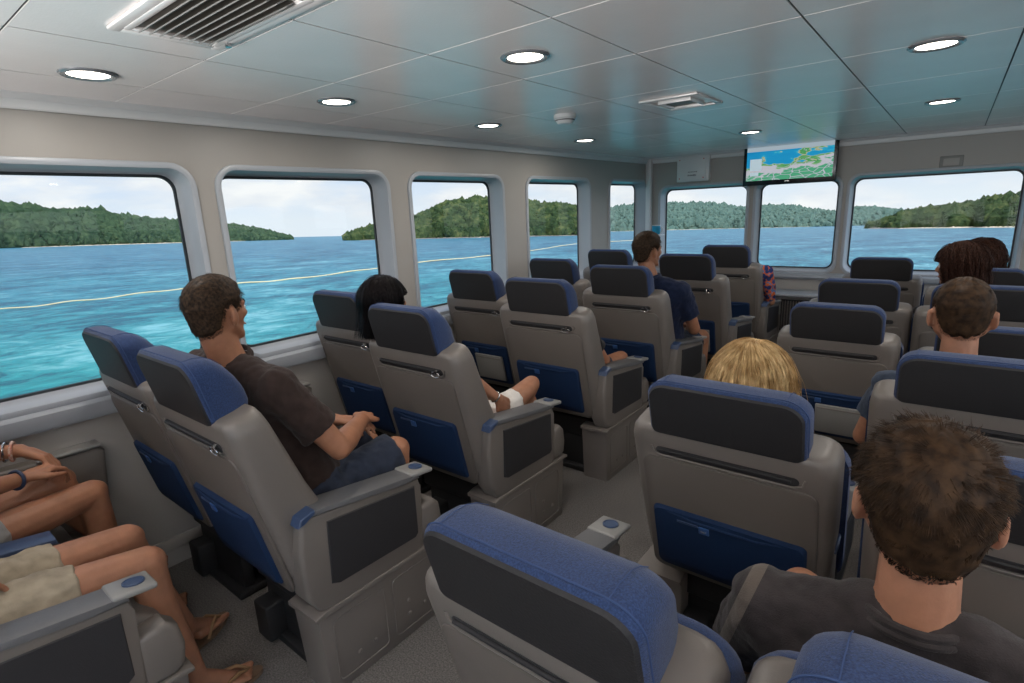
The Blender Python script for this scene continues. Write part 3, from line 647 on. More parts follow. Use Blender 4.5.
def surf(d, e):
    wb = max(0, min(1, -d.y*2+.6)); lo = max(0, -d.z); c = max(.05, math.sqrt(max(0, 1-d.z*d.z)))
    hz = 1+wb*(c**.22/c-1) if lo else 1
    if lo: hz = 1+(hz-1)*min(1, lo*3)
    return Vector((d.x*hz*(SR.x*(1-.20*lo*lo)+e), d.y*hz*(SR.y*(1-.10*lo)+e)+.004*lo*lo*wb, d.z*(SR.z*(1+.40*lo*wb)+e)))+SC
def hair(root, HM, m, style='short', n=3500, ln=.026, thick=.010, seed=1, brow=None, length=.16, wave=0, rad=.0009, side_part=0, inv=None):
    rs = random.Random(seed); bm = bmesh.new()
    # cap: a closed shell that dips below the scalp outside the hairline
    nu, nv = 72, 40; G = []
    for j in range(nv+1):
        th = math.radians(90-180*j/nv); row = []
        for i in range(nu):
            ph = 2*PI*i/nu; d = Vector((math.sin(ph)*math.cos(th), math.cos(ph)*math.cos(th), math.sin(th)))
            pd = math.degrees(ph); pd = pd-360 if pd > 180 else pd
            over = math.degrees(th)-hairline(pd)-(0 if style == 'short' else -6)
            over += 5*noise.noise(d*6+Vector((seed, 0, 0)))
            t = max(0, min(1, (over+2)/(14 if style == 'short' else 8)))
            top = (.55+.45*max(0, min(1, d.z*2+.9)))*(1+.35*max(0, d.z))
            k = noise.noise(d*9+Vector((seed, 3, 0)))*.0035+noise.noise(d*24+Vector((seed, 3, 0)))*.0018
            e = -.012+(.012+thick*top+k)*t if t > 0 else -.014
            row.append(bm.verts.new(surf(d, e)))
        G.append(row)
    for a, b in zip(G, G[1:]):
        for i in range(nu): j = (i+1) % nu; bm.faces.new((a[i], a[j], b[j], b[i]))
    bmesh.ops.remove_doubles(bm, verts=bm.verts, dist=1e-5)
    verts, faces = [], []
    crown = Vector((.012*(1 if seed % 2 else -1), -.55, .84)).normalized()
    def strand(pts, r0):
        base = len(verts); prev = None
        for q, p in enumerate(pts):
            tdir = (pts[min(q+1, len(pts)-1)]-pts[max(q-1, 0)]).normalized(); a = tdir.cross((p-SC).normalized())
            if a.length < 1e-3: a = tdir.orthogonal()
            a.normalize(); c = tdir.cross(a); rr = r0*(1-.8*(q/(len(pts)-1))**2)
            verts.append(p+a*rr); verts.append(p-a*rr); verts.append(p+c*rr)
            if q:
                k = base+3*q
                for x, y in ((0, 1), (1, 2), (2, 0)): faces.append((k-3+x, k-3+y, k+y, k+x))
    cnt = 0
    while cnt < n:
        z = rs.uniform(-.97, 1); ph = rs.uniform(-PI, PI); c = math.sqrt(max(0, 1-z*z)); d = Vector((math.sin(ph)*c, math.cos(ph)*c, z))
        if math.degrees(math.asin(z)) < hairline(math.degrees(ph))+(3 if style == 'short' else 2): continue
        cnt += 1
        root_p = surf(d, thick*.5)
        clump = Vector((noise.noise(d*7), noise.noise(d*7+Vector((9, 0, 0))), noise.noise(d*7+Vector((0, 9, 0)))))
        if style == 'short':
            fl = d-crown; fl = (fl-d*fl.dot(d)); fl = fl.normalized() if fl.length > 1e-3 else d.orthogonal()
            sw = d.cross(fl)*.5; low = max(0, min(1, (d.z+.25)/.6))
            dirn = (fl+sw*low+d*(.12+.30*low*ln/.03)+clump*.9+Vector((rs.gauss(0, .16), rs.gauss(0, .16), rs.gauss(0, .16)))).normalized()
            l = ln*(.35+.65*low)*rs.uniform(.7, 1.15); pts = [root_p]
            for q in range(4):
                dirn = (dirn+(fl-d*.35)*.16).normalized(); pts.append(pts[-1]+dirn*l/4)
            strand(pts, rad*rs.uniform(.7, 1.2))
        else:
            p = root_p.copy(); pts = [p.copy()]; steps = 14; L_ = length*rs.uniform(.85, 1.08); st = .0
            part = Vector((side_part, 0, 0)); vel = None; lift = thick*rs.uniform(.5, 1.7)
            for q in range(40):
                e = (p-SC); e2 = Vector((e.x/SR.x, e.y/SR.y, e.z/SR.z)); inside = e2.length
                nrm = Vector((e.x/SR.x**2, e.y/SR.y**2, e.z/SR.z**2)).normalized()
                g = Vector((0, -.0, -1)); tdir = g-nrm*g.dot(nrm)
                away = Vector((p.x-part.x, -.35*max(0, p.y)-.02, 0)); tdir += (away-nrm*away.dot(nrm))*7*max(0, nrm.z)**1.5
                if p.z < -.03: tdir = Vector((-.10*p.x/.08, -.05, -1))
                tdir = tdir.normalized()+Vector((clump.x*.28, clump.y*.28, 0))+Vector((math.sin(q*.9+clump.x*9), math.cos(q*.9+clump.y*9), 0))*wave
                tdir.normalize(); vel = tdir if vel is None else (vel*.4+tdir*.6).normalized()
                p = p+vel*.012
                e = p-SC; sc = Vector((e.x/(SR.x+lift), e.y/(SR.y+lift), e.z/(SR.z+lift))).length
                if sc < 1: p = SC+e/sc
                # keep clear of the face
                if p.y > .055 and p.z < .03: p.y = .055; p.x += .004*(1 if p.x > 0 else -1)
                pts.append(p.copy())
                if p.z < .10-length: break
            strand(pts, rad*rs.uniform(.8, 1.3))
    me = bpy.data.meshes.new('st'); me.from_pydata([tuple(v) for v in verts], [], faces)
    if brow: 
        me2 = bpy.data.meshes.new('b'); brow.transform(HM.inverted()); brow.to_mesh(me2); brow.free(); bm.from_mesh(me2)
    bm.from_mesh(me); bm.transform(HM)
    return link('hair', bm, m, root, auto=False)

def person(label, origin, P, skin, hairspec, top=None, bottom=None, face=(0, 0, 0), hs=1.0, bulk=1.0, vox=.006, sleeve=.62, shortlen=.75, feet='sandals', handL=None, handR=None, extra=None, female=False, neck=.055, group=None):
    """P: joints in world coordinates; the root sits at origin and its parts keep those coordinates"""
    root = empty('person', origin); tag(root, label, 'person', group)
    O = Vector(origin); P = {k: Vector(v)-O for k, v in P.items()}
    HM = head_matrix(P['head'], *face, hs)
    b = bulk; r3 = (P['shr']-P['shl']).normalized(); hr3 = (P['hipr']-P['hipl']).normalized()
    pel = (P['hipl']+P['hipr'])/2; ch = (P['shl']+P['shr'])/2; up = (ch-pel).normalized(); fw = up.cross(r3)*-1
    fw = (r3.cross(up))*-1 if (r3.cross(up)).y < -9 else up.cross(r3)
    nb = HM @ Vector((0, -.030, -.055)); mid = pel.lerp(ch, .48)
    def torso(bm, g):
        capsule(bm, P['hipl'], P['hipr'], (.105*b+g), (.105*b+g))
        for s in (-1, 1):
            capsule(bm, pel+hr3*s*.055*b, mid+r3*s*.052*b, .105*b+g, .100*b+g)
            capsule(bm, mid+r3*s*.052*b, pel.lerp(ch, .80)+r3*s*.072*b, .100*b+g, .100*b+g)
            sh = P['shr'] if s > 0 else P['shl']
            capsule(bm, pel.lerp(ch, .80)+r3*s*.072*b, sh, .095*b+g, .058*b+g)
            capsule(bm, ch+up*.020, sh, .050*b+g, .056*b+g)
            capsule(bm, ch+up*.060+r3*s*.025, sh.lerp(ch, .15)+up*.014, .044*b+g*.6, .048*b+g*.6)
        if g: capsule(bm, ch+up*.02, (ch+up*.02).lerp(nb, .32), neck*1.12+.014, neck*1.05+.011, flat=True)
        if female:
            for s in (-1, 1): ball(bm, pel.lerp(ch, .70)+r3*s*.065-fw*-.075, .062+g)
    bm = bmesh.new(); torso(bm, 0)
    capsule(bm, ch+up*.01-fw*.005, nb, neck*1.12, neck*.98); capsule(bm, nb, HM @ Vector((0, -.012, -.01)), neck*.98, neck)
    add_head(bm, HM)
    for s, sh, el, wr, hd in ((-1, 'shl', 'ell', 'wrl', handL), (1, 'shr', 'elr', 'wrr', handR)):
        capsule(bm, P[sh], P[sh].lerp(P[el], .45), .052*b, .047*b); capsule(bm, P[sh].lerp(P[el], .45), P[el], .047*b, .039*b)
        fm = P[el].lerp(P[wr], .3); capsule(bm, P[el], fm, .040*b, .043*b); capsule(bm, fm, P[wr], .043*b, .027*b)
        d = (P[wr]-P[el]).normalized()
        hd = hd or dict(d=d, pn=(0, 0, -1))
        hand(bm, P[wr], hd.get('d', d), hd['pn'], hd.get('side', -s if False else (1 if s < 0 else -1)), s=.94 if female else 1.0, curl=hd.get('curl', (.3, .4, .3)))
    for s, hp, kn, an, toe in ((-1, 'hipl', 'knl', 'anl', 'toel'), (1, 'hipr', 'knr', 'anr', 'toer')):
        capsule(bm, P[hp], P[hp].lerp(P[kn], .5), .088*b, .075*b); capsule(bm, P[hp].lerp(P[kn], .5), P[kn], .075*b, .056*b)
        sd_ = (P[an]-P[kn]); cf = P[kn].lerp(P[an], .33); bk = (P[hp]-P[kn]).normalized(); bk = (bk-sd_.normalized()*bk.dot(sd_.normalized()))
        capsule(bm, P[kn], cf+bk*.018, .055*b, .056*b); capsule(bm, cf+bk*.018, P[kn].lerp(P[an], .75), .056*b, .037*b); capsule(bm, P[kn].lerp(P[an], .75), P[an], .037*b, .034*b)
        ball(bm, P[kn]+(P[kn]-P[hp]).normalized()*.012, .048*b)
        td = (P[toe]-P[an]); td.z = 0; td.normalize(); lat = Vector((td.y, -td.x, 0)); tz = P[toe].z
        hl = P[an]-td*.035; hl.z = tz+.022; bl = P[an]+td*.125; bl.z = tz+.016
        capsule(bm, P[an], hl, .034, .028); capsule(bm, P[an]-Vector((0, 0, .01)), bl, .034, .018)
        for q in range(5):
            o_ = (2-q)*.0175*(s*-1); st = bl+lat*o_*.9; ln_ = (.050, .045, .040, .034, .028)[q]
            capsule(bm, P[an]+td*.04+lat*o_*.5+Vector((0, 0, tz+.03-P[an].z)), st, .018, .013)
            rr = .0125 if q == 0 else .0088
            en = st+td*ln_; en.z = tz+rr; capsule(bm, st, en, rr*1.15, rr)
    body = remeshed('body', bm, skin, root, vox, 5)
    brow = face_bits(root, HM)
    if hairspec: hair(root, HM, brow=brow, **hairspec)
    else: brow.free()
    if top:
        bm = bmesh.new(); torso(bm, .013)
        for sh, el in (('shl', 'ell'), ('shr', 'elr')):
            m_ = P[sh].lerp(P[el], sleeve*.5); e = P[sh].lerp(P[el], sleeve)
            capsule(bm, P[sh], m_, .066*b, .066*b); cyl(bm, m_, e, .066*b, .068*b if sleeve < .9 else .04*b, 20)
        remeshed('shirt', bm, top, root, .0075, 7, (.020, .055))
        c0 = (ch+up*.02).lerp(nb, .36); ax = (nb-ch-up*.02).normalized(); e1 = r3-ax*r3.dot(ax); e1.normalize(); e2 = ax.cross(e1)
        bm = bmesh.new(); R_ = neck*1.06+.010
        for k_, o_ in ((0, 0), (1, .012)): tube(bm, [c0-ax*o_+(e1*math.cos(2*PI*i/28)*1.02+e2*math.sin(2*PI*i/28)*1.05)*(R_+.004*k_) for i in range(28)], .0075-.001*k_, 8, True)
        link('collar', bm, top, root)
    if bottom:
        bm = bmesh.new(); g = .016
        capsule(bm, P['hipl'], P['hipr'], .108*b+g, .108*b+g); capsule(bm, pel, pel.lerp(ch, .22), .125*b, .118*b)
        for hp, kn in (('hipl', 'knl'), ('hipr', 'knr')):
            m_ = P[hp].lerp(P[kn], shortlen*.5); e = P[hp].lerp(P[kn], shortlen)
            capsule(bm, P[hp], m_, .098*b, .093*b); cyl(bm, m_, e, .093*b, .094*b-.018*shortlen, 22)
        remeshed('shorts', bm, bottom, root, .0075, 5, (.020, .045))
    if feet == 'sandals':
        for s, an, toe in ((-1, 'anl', 'toel'), (1, 'anr', 'toer')):
            td = (P[toe]-P[an]); td.z = 0; td.normalize(); lat = Vector((td.y, -td.x, 0)); tz = P[toe].z
            bm = bmesh.new(); c = P[an]; base = Vector((c.x, c.y, tz))
            ring = []
            for k in range(28):
                a = 2*PI*k/28; u = math.cos(a); v_ = math.sin(a); wd = .042 if u > 0 else .033
                ring.append(base+td*(.072+.135*u)+lat*v_*wd*(1+.12*u))
            loft(bm, [[p+Vector((0, 0, -.014)) for p in ring], [p+Vector((0, 0, .001)) for p in ring]]); sn = link('sandal', bm, PM['sole'], root)
            bm = bmesh.new(); tp = base+td*.165+Vector((0, 0, .012))-lat*s*.012
            for q in (-1, 1): tube(bm, [tp, base+td*.125+lat*q*.022+Vector((0, 0, .045)), base+td*.085+lat*q*.036+Vector((0, 0, .040)), base+td*.05+lat*q*.040+Vector((0, 0, .002))], .0065, 8)
            link('strap', bm, PM['sandal'], sn)
    return root, P, HM

def sit(cx, y, z=.50, b=1.0, lean=.0, head=None, dx=0, spread=.09, knee=.43, **kw):
    """default seated pose on a cushion whose headrest stands at y"""
    hp = y+.40; sy = y+.29+lean; zs = z+.55
    P = dict(hipl=(cx-.085, hp, z+.11), hipr=(cx+.085, hp, z+.11), shl=(cx-.185*b, sy, zs), shr=(cx+.185*b, sy, zs),
      ell=(cx-.25, sy+.10, z+.27), elr=(cx+.25, sy+.10, z+.27), wrl=(cx-.10, hp+.24, z+.24), wrr=(cx+.10, hp+.24, z+.24),
      knl=(cx-spread, hp+knee, z+.06), knr=(cx+spread, hp+knee, z+.06), anl=(cx-spread, hp+knee+.04, .10), anr=(cx+spread, hp+knee+.04, .10), toel=(cx-spread, hp+knee+.2, .015), toer=(cx+spread, hp+knee+.2, .015),
      head=(cx, sy+.03, zs+.24))
    P.update({k: v for k, v in kw.items()}); 
    if head: P['head'] = head
    return P
DOWN = dict(pn=(0, 0, -1))
# man in brown T-shirt
person('man in a brown T-shirt and navy shorts in the nearest left aisle seat', (1.03, 1.02, 0),
 sit(1.03, .60, z=.52, hipl=(.93, 1.00, .63), hipr=(1.11, 1.00, .63), shl=(.735, .81, 1.13), shr=(1.145, .865, 1.105), ell=(.72, 1.00, .84), elr=(1.225, 1.02, .85), wrr=(1.06, 1.24, .85), wrl=(.90, 1.22, .82),
   knr=(1.14, 1.33, .70), knl=(.90, 1.36, .66), anr=(1.14, 1.32, .12), anl=(.90, 1.34, .12), toer=(1.14, 1.47, .016), toel=(.90, 1.49, .016), head=(.955, .80, 1.36)),
 PM['sk1'], dict(m=PM['h_brown'], n=5200, ln=.026, thick=.011, seed=3), PM['brown'], PM['shorts_n'], face=(-.36, .02, 0), hs=.98, bulk=1.06, sleeve=.68, shortlen=.97,
 handR=dict(d=(-.7, .6, -.1), pn=(0, -.2, -1)), handL=dict(d=(.8, .4, 0), pn=(0, 0, -1)))
# black-haired woman
rw_, Pw_, H_ = person('black-haired woman in white shorts with crossed legs', (1.05, 1.9, 0),
 sit(1.05, 1.50, z=.52, hipl=(.97, 1.90, .60), hipr=(1.13, 1.90, .60), shl=(.66, 1.74, 1.01), shr=(1.02, 1.75, 1.03), ell=(.70, 1.90, .80), elr=(1.17, 1.76, .90), wrr=(1.21, 1.92, .76), wrl=(.98, 2.05, .70),
   knr=(1.13, 2.30, .715), knl=(1.08, 2.33, .60), anr=(.92, 2.36, .34), anl=(1.10, 2.33, .10), toer=(.86, 2.46, .25), toel=(1.10, 2.50, .015), head=(.735, 1.67, 1.25)),
 PM['sk2'], dict(m=PM['h_black'], style='long', n=4200, length=.27, thick=.010, seed=5, rad=.0012, side_part=.01), PM['white'], PM['white'], face=(.25, -.05, 0), hs=.97, bulk=.86, female=True, neck=.045, sleeve=.35, shortlen=.62,
 handR=dict(d=(.02, .75, -.65), pn=(-.95, .1, -.2), side=-1, curl=(.25, .3, .2)), handL=dict(d=(.5, .7, -.3), pn=(0, 0, -1)), feet=None)
# passenger three
person('dark-clad passenger with only an arm and knee showing past the third aisle seat', (1.02, 2.9, 0),
 sit(1.06, 2.46, z=.50, shl=(.88, 2.72, .92), shr=(1.22, 2.74, .92), elr=(1.27, 2.86, .74), wrr=(1.18, 3.06, .66), ell=(.84, 2.86, .76), wrl=(.96, 3.05, .68), knr=(1.21, 3.20, .66), anr=(1.2, 3.2, .10), toer=(1.2, 3.36, .015), head=(1.02, 2.80, 1.07), anl=(.95, 3.2, .1), knl=(.96, 3.20, .60), toel=(.95, 3.36, .015)),
 PM['sk1'], dict(m=PM['h_brown'], n=1200, seed=2), PM['black'], PM['shorts_n'], face=(0, -.15, 0), hs=.95, bulk=.9, sleeve=.6, shortlen=.6, vox=.008)
# navy T-shirt man
person('dark-haired man in a navy T-shirt looking towards the front windows', (1.22, 3.8, 0),
 sit(1.22, 3.28, z=.50, hipl=(1.16, 3.78, .60), hipr=(1.34, 3.78, .60), shl=(1.02, 3.66, 1.07), shr=(1.42, 3.70, 1.05), ell=(.98, 3.82, .78), elr=(1.47, 3.84, .76), wrr=(1.36, 4.05, .74), wrl=(1.10, 4.04, .72),
   knr=(1.40, 4.20, .62), knl=(1.14, 4.20, .60), anr=(1.40, 4.18, .1), anl=(1.14, 4.18, .1), toer=(1.40, 4.34, .015), toel=(1.14, 4.34, .015), head=(1.175, 3.68, 1.33)),
 PM['sk1'], dict(m=PM['h_brown'], n=3000, ln=.028, thick=.013, seed=4), PM['navy'], PM['shorts_n'], face=(.35, .0, 0), hs=1.06, bulk=1.06, sleeve=.62, shortlen=.7, vox=.007)
# orange and blue shirt
person('passenger in an orange and blue patterned shirt in the frontmost left aisle seat', (1.36, 5.55, 0),
 sit(1.36, 5.12, z=.48, shl=(1.20, 5.36, 1.0), shr=(1.56, 5.36, 1.0), elr=(1.60, 5.46, .72), ell=(1.14, 5.46, .74), wrr=(1.42, 5.66, .70), wrl=(1.24, 5.66, .70), knl=(1.26, 5.82, .56), knr=(1.44, 5.82, .56), anl=(1.26, 5.82, .1), anr=(1.44, 5.82, .1), toel=(1.26, 5.9, .015), toer=(1.44, 5.9, .015), head=(1.30, 5.38, 1.13)),
 PM['sk2'], dict(m=PM['h_brown'], n=1000, seed=6), PM['pattern'], PM['shorts_n'], hs=.88, bulk=.95, sleeve=.95, vox=.009, face=(0, -.25, 0))
# blonde
person('blonde passenger in the middle block, hair showing above the broad headrest', (2.42, 1.9, 0),
 sit(2.42, 1.50, z=.42, shl=(2.26, 1.80, .86), shr=(2.58, 1.80, .86), elr=(2.64, 1.88, .62), ell=(2.20, 1.88, .62), wrl=(2.34, 2.1, .58), wrr=(2.52, 2.1, .58), head=(2.385, 1.87, 1.045), anl=(2.33, 2.3, .1), anr=(2.51, 2.3, .1), knl=(2.33, 2.28, .48), knr=(2.51, 2.28, .48), toel=(2.33, 2.44, .015), toer=(2.51, 2.44, .015)),
 PM['sk3'], dict(m=PM['h_blonde'], style='long', n=9000, length=.26, thick=.016, seed=7, rad=.0009, wave=.10), PM['white'], PM['grey'], face=(.1, -.05, 0), hs=1.13, bulk=.84, female=True, neck=.045, vox=.008)
# close-cropped man
person('close-cropped man in a slate grey T-shirt seen from behind', (2.94, 2.62, 0),
 sit(2.94, 2.20, z=.40, shl=(2.74, 2.52, .91), shr=(3.12, 2.52, .92), ell=(2.66, 2.60, .66), elr=(3.2, 2.62, .66), wrl=(2.78, 2.84, .62), wrr=(3.06, 2.84, .62), head=(2.92, 2.58, 1.205), hipl=(2.85, 2.6, .5), hipr=(3.03, 2.6, .5), knl=(2.84, 2.98, .5), knr=(3.04, 2.98, .5), anl=(2.84, 3.0, .1), anr=(3.04, 3.0, .1), toel=(2.84, 3.14, .015), toer=(3.04, 3.14, .015)),
 PM['sk2'], dict(m=PM['h_mid'], n=6000, ln=.012, thick=.005, seed=8, rad=.0007), PM['slate'], PM['shorts_n'], face=(-.12, -.10, 0), hs=1.13, bulk=1.04, sleeve=.55, vox=.007)
# foreground man
person('man in a dark T-shirt with tousled brown hair in the near foreground', (2.88, 1.05, 0),
 sit(2.90, .60, z=.40, shl=(2.665, .99, .895), shr=(3.10, .99, .91), ell=(2.58, 1.12, .64), elr=(3.18, 1.12, .64), wrl=(2.72, 1.34, .60), wrr=(3.02, 1.34, .60), head=(2.875, 1.035, 1.16), hipl=(2.80, 1.02, .50), hipr=(2.98, 1.02, .50),
   knl=(2.66, 1.40, .66), knr=(3.10, 1.40, .62), anl=(2.70, 1.42, .1), anr=(3.06, 1.42, .1), toel=(2.69, 1.56, .015), toer=(3.07, 1.56, .015)),
 PM['sk2'], dict(m=PM['h_mid'], n=11000, ln=.034, thick=.013, seed=9, rad=.0008), PM['dark'], PM['shorts_n'], face=(-.10, .04, 0), hs=1.08, bulk=1.06, sleeve=.62, shortlen=.6, vox=.005)
# two women
person('woman with long brown hair, nearer of the two at the front right', (2.93, 4.25, 0),
 sit(2.93, 3.86, z=.42, shl=(2.77, 4.14, .92), shr=(3.09, 4.14, .92), head=(2.915, 3.60+.62, 1.22), ell=(2.72, 4.24, .68), elr=(3.14, 4.24, .68)),
 PM['sk2'], dict(m=PM['h_chest'], style='long', n=2600, length=.20, thick=.013, seed=11, rad=.0016, wave=.35), PM['black'], PM['shorts_n'], face=(-1.25, -.1, 0), hs=1.08, bulk=.85, female=True, neck=.045, vox=.009)
person('woman with long curly chestnut hair at the far right front', (3.10, 5.15, 0),
 sit(3.10, 4.75, z=.42, shl=(2.95, 5.04, .94), shr=(3.27, 5.04, .94), head=(3.05, 5.10, 1.17), ell=(2.90, 5.14, .7), elr=(3.32, 5.14, .7), knl=(3.02, 5.5, .5), knr=(3.2, 5.5, .5), anl=(3.02, 5.5, .1), anr=(3.2, 5.5, .1), toel=(3.02, 5.66, .015), toer=(3.2, 5.66, .015)),
 PM['sk2'], dict(m=PM['h_chest'], style='long', n=2600, length=.34, thick=.020, seed=12, rad=.002, wave=.6), PM['black'], PM['shorts_n'], face=(.3, 0, 0), hs=1.1, bulk=.85, female=True, neck=.045, vox=.009)
# man in beige shorts
r, P_, H_ = person('man in beige shorts and tan sandals, legs stretched into the aisle at the near left', (.9, .02, 0),
 sit(.92, -.42, z=.52, hipl=(.80, -.02, .64), hipr=(.96, .0, .64), shl=(.74, -.10, 1.14), shr=(1.12, -.08, 1.14), ell=(.68, -.12, .84), elr=(1.18, -.12, .84), wrl=(.80, .00, .80), wrr=(1.02, .0, .80),
   knl=(.74, .46, .60), knr=(.96, .45, .605), anl=(.68, .60, .13), anr=(.97, .52, .12), toel=(.60, .74, .018), toer=(1.00, .72, .018), head=(.92, -.06, 1.40)),
 PM['sk2'], dict(m=PM['h_brown'], n=1200, seed=13), PM['black'], PM['beige'], hs=1.0, bulk=.98, sleeve=.6, shortlen=.60, vox=.0055,
 handR=dict(d=(-.5, .8, -.3), pn=(0, 0, -1)))
# window passenger, rear left
r, P_, H_ = person('passenger in grey shorts with clasped hands and a red beaded bracelet, by the wall', (.38, .0, 0),
 sit(.38, -.42, z=.52, hipl=(.28, -.02, .64), hipr=(.46, -.0, .64), shl=(.20, -.08, 1.12), shr=(.56, -.04, 1.12), ell=(.14, .04, .90), elr=(.52, .06, .85), wrl=(.25, .32, .865), wrr=(.37, .29, .80),
   knl=(.27, .40, .71), knr=(.37, .47, .66), anl=(.33, .52, .34), anr=(.36, .54, .12), toel=(.42, .62, .28), toer=(.36, .70, .018), head=(.38, -.04, 1.38)),
 PM['sk1'], dict(m=PM['h_brown'], n=1000, seed=14), PM['black'], PM['grey'], hs=.96, bulk=.92, sleeve=.5, shortlen=.42, vox=.005,
 handL=dict(d=(.55, .70, -.45), pn=(.1, -.45, -.9), curl=(.45, .7, .5)), handR=dict(d=(-.35, .9, .0), pn=(0, .1, -1), curl=(.5, .8, .6)), feet=None)
def bracelet(root, P, a, b, t, rad, tr, m, name='bracelet'):
    p = P[a].lerp(P[b], t); d = (P[b]-P[a]).normalized(); x = d.orthogonal().normalized(); y = d.cross(x)
    bm = bmesh.new(); tube(bm, [p+(x*math.cos(2*PI*i/24)+y*math.sin(2*PI*i/24))*rad for i in range(24)], tr, 8, True); link(name, bm, m, root)
bracelet(r, P_, 'ell', 'wrl', .93, .033, .006, PM['bead']); bracelet(r, P_, 'ell', 'wrl', .86, .034, .004, PM['silver']); bracelet(r, P_, 'elr', 'wrr', .93, .031, .006, PM['band'])
bracelet(rw_, Pw_, 'elr', 'wrr', .90, .027, .0045, PM['silver'])

# ------------------------------------------------------------------ sea, islands (the deck is pitched bow-up by a couple of degrees)
n = Vector((-.008, .041, .999)).normalized()
ey = (Vector((0, 1, 0))-n*n.y).normalized(); ex = ey.cross(n)
SEA = Matrix((ex, ey, n)).transposed().to_4x4(); SEA.translation = Vector((2.86, 0, 1.65))-n*4.2
m = bpy.data.materials.new('sea_water'); m.use_nodes = True; nt = m.node_tree; L = nt.links.new; b = nt.nodes['Principled BSDF']
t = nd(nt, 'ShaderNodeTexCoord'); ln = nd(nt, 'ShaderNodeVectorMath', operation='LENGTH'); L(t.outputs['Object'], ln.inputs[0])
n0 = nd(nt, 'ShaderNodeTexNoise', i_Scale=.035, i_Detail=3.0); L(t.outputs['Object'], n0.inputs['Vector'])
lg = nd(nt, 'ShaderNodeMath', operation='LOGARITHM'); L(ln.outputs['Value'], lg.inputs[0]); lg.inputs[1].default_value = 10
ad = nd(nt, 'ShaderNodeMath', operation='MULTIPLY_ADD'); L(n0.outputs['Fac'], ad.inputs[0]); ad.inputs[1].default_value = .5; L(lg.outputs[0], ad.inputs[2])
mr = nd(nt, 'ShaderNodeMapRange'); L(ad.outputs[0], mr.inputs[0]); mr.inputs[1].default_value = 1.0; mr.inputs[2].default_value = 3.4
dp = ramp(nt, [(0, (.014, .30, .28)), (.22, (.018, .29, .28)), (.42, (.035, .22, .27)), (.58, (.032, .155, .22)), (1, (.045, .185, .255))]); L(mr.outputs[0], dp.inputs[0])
mp = nd(nt, 'ShaderNodeMapping'); mp.inputs['Scale'].default_value = (1.0, .6, 1); mp.inputs['Rotation'].default_value = (0, 0, .9); L(t.outputs['Object'], mp.inputs[0])
w1 = nd(nt, 'ShaderNodeTexNoise', i_Scale=.8, i_Detail=10.0, i_Roughness=.80, i_Distortion=.8); L(mp.outputs[0], w1.inputs['Vector'])
wb = nd(nt, 'ShaderNodeTexNoise', i_Scale=.14, i_Detail=4.0, i_Roughness=.6, i_Distortion=.5); L(mp.outputs[0], wb.inputs['Vector'])
av = nd(nt, 'ShaderNodeMath', operation='MULTIPLY_ADD'); L(wb.outputs['Fac'], av.inputs[0]); av.inputs[1].default_value = .55; L(w1.outputs['Fac'], av.inputs[2])
wr = ramp(nt, [(.69, (.10, .36, .48)), (.76, (.58, .78, .82)), (.82, (1, 1, 1))]); L(av.outputs[0], wr.inputs[0])  # shade on the wave faces, painted into the water colour
mu = nd(nt, 'ShaderNodeMixRGB', blend_type='MULTIPLY'); mu.inputs[0].default_value = 1; L(dp.outputs[0], mu.inputs[1]); L(wr.outputs[0], mu.inputs[2])
wave_hl = ramp(nt, [(.83, (0, 0, 0)), (.95, (.38, .38, .38))]); L(av.outputs[0], wave_hl.inputs[0])  # pale wave highlights, also painted into the water colour
mf = nd(nt, 'ShaderNodeMixRGB'); L(wave_hl.outputs[0], mf.inputs[0]); L(mu.outputs[0], mf.inputs[1]); mf.inputs[2].default_value = (.42, .72, .74, 1)
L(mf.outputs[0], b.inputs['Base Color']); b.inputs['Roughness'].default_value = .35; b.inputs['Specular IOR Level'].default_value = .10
bp = nd(nt, 'ShaderNodeBump', i_Strength=.8, i_Distance=.25); L(w1.outputs['Fac'], bp.inputs['Height']); L(bp.outputs[0], b.inputs['Normal'])
bm = bmesh.new(); S_ = 40000
bm.faces.new([bm.verts.new(p) for p in ((-S_, -S_, 0), (S_, -S_, 0), (S_, S_, 0), (-S_, S_, 0))])
sea = struct(link('sea', bm, m, smooth=False)); sea.matrix_world = SEA
def px_dir(px, py):
    """bearing and elevation seen from the deck, in the sea's own frame"""
    d = f_+r2*((px-512)/F_PX)+u2*((341.5-py)/F_PX); d = SEA.to_3x3().transposed() @ d
    return math.atan2(d.x, d.y), math.atan2(d.z, math.hypot(d.x, d.y))
def forest_mat(name, c1, c2, c3):
    m = bpy.data.materials.new(name); m.use_nodes = True; nt = m.node_tree; L = nt.links.new; b = nt.nodes['Principled BSDF']
    t = nd(nt, 'ShaderNodeTexCoord'); v = nd(nt, 'ShaderNodeTexNoise', i_Scale=.11, i_Detail=7.0, i_Roughness=.78); L(t.outputs['Object'], v.inputs['Vector'])
    rp = ramp(nt, [(.32, c1), (.5, c2), (.68, c3)]); L(v.outputs['Fac'], rp.inputs[0]); L(rp.outputs[0], b.inputs['Base Color']); b.inputs['Roughness'].default_value = .9; b.inputs['Specular IOR Level'].default_value = .1
    return m
sand = mat('beach_sand', (.62, .50, .36), .9); rock = mat('shore_rock', (.20, .17, .14), .9, var=.3, vscale=.3)
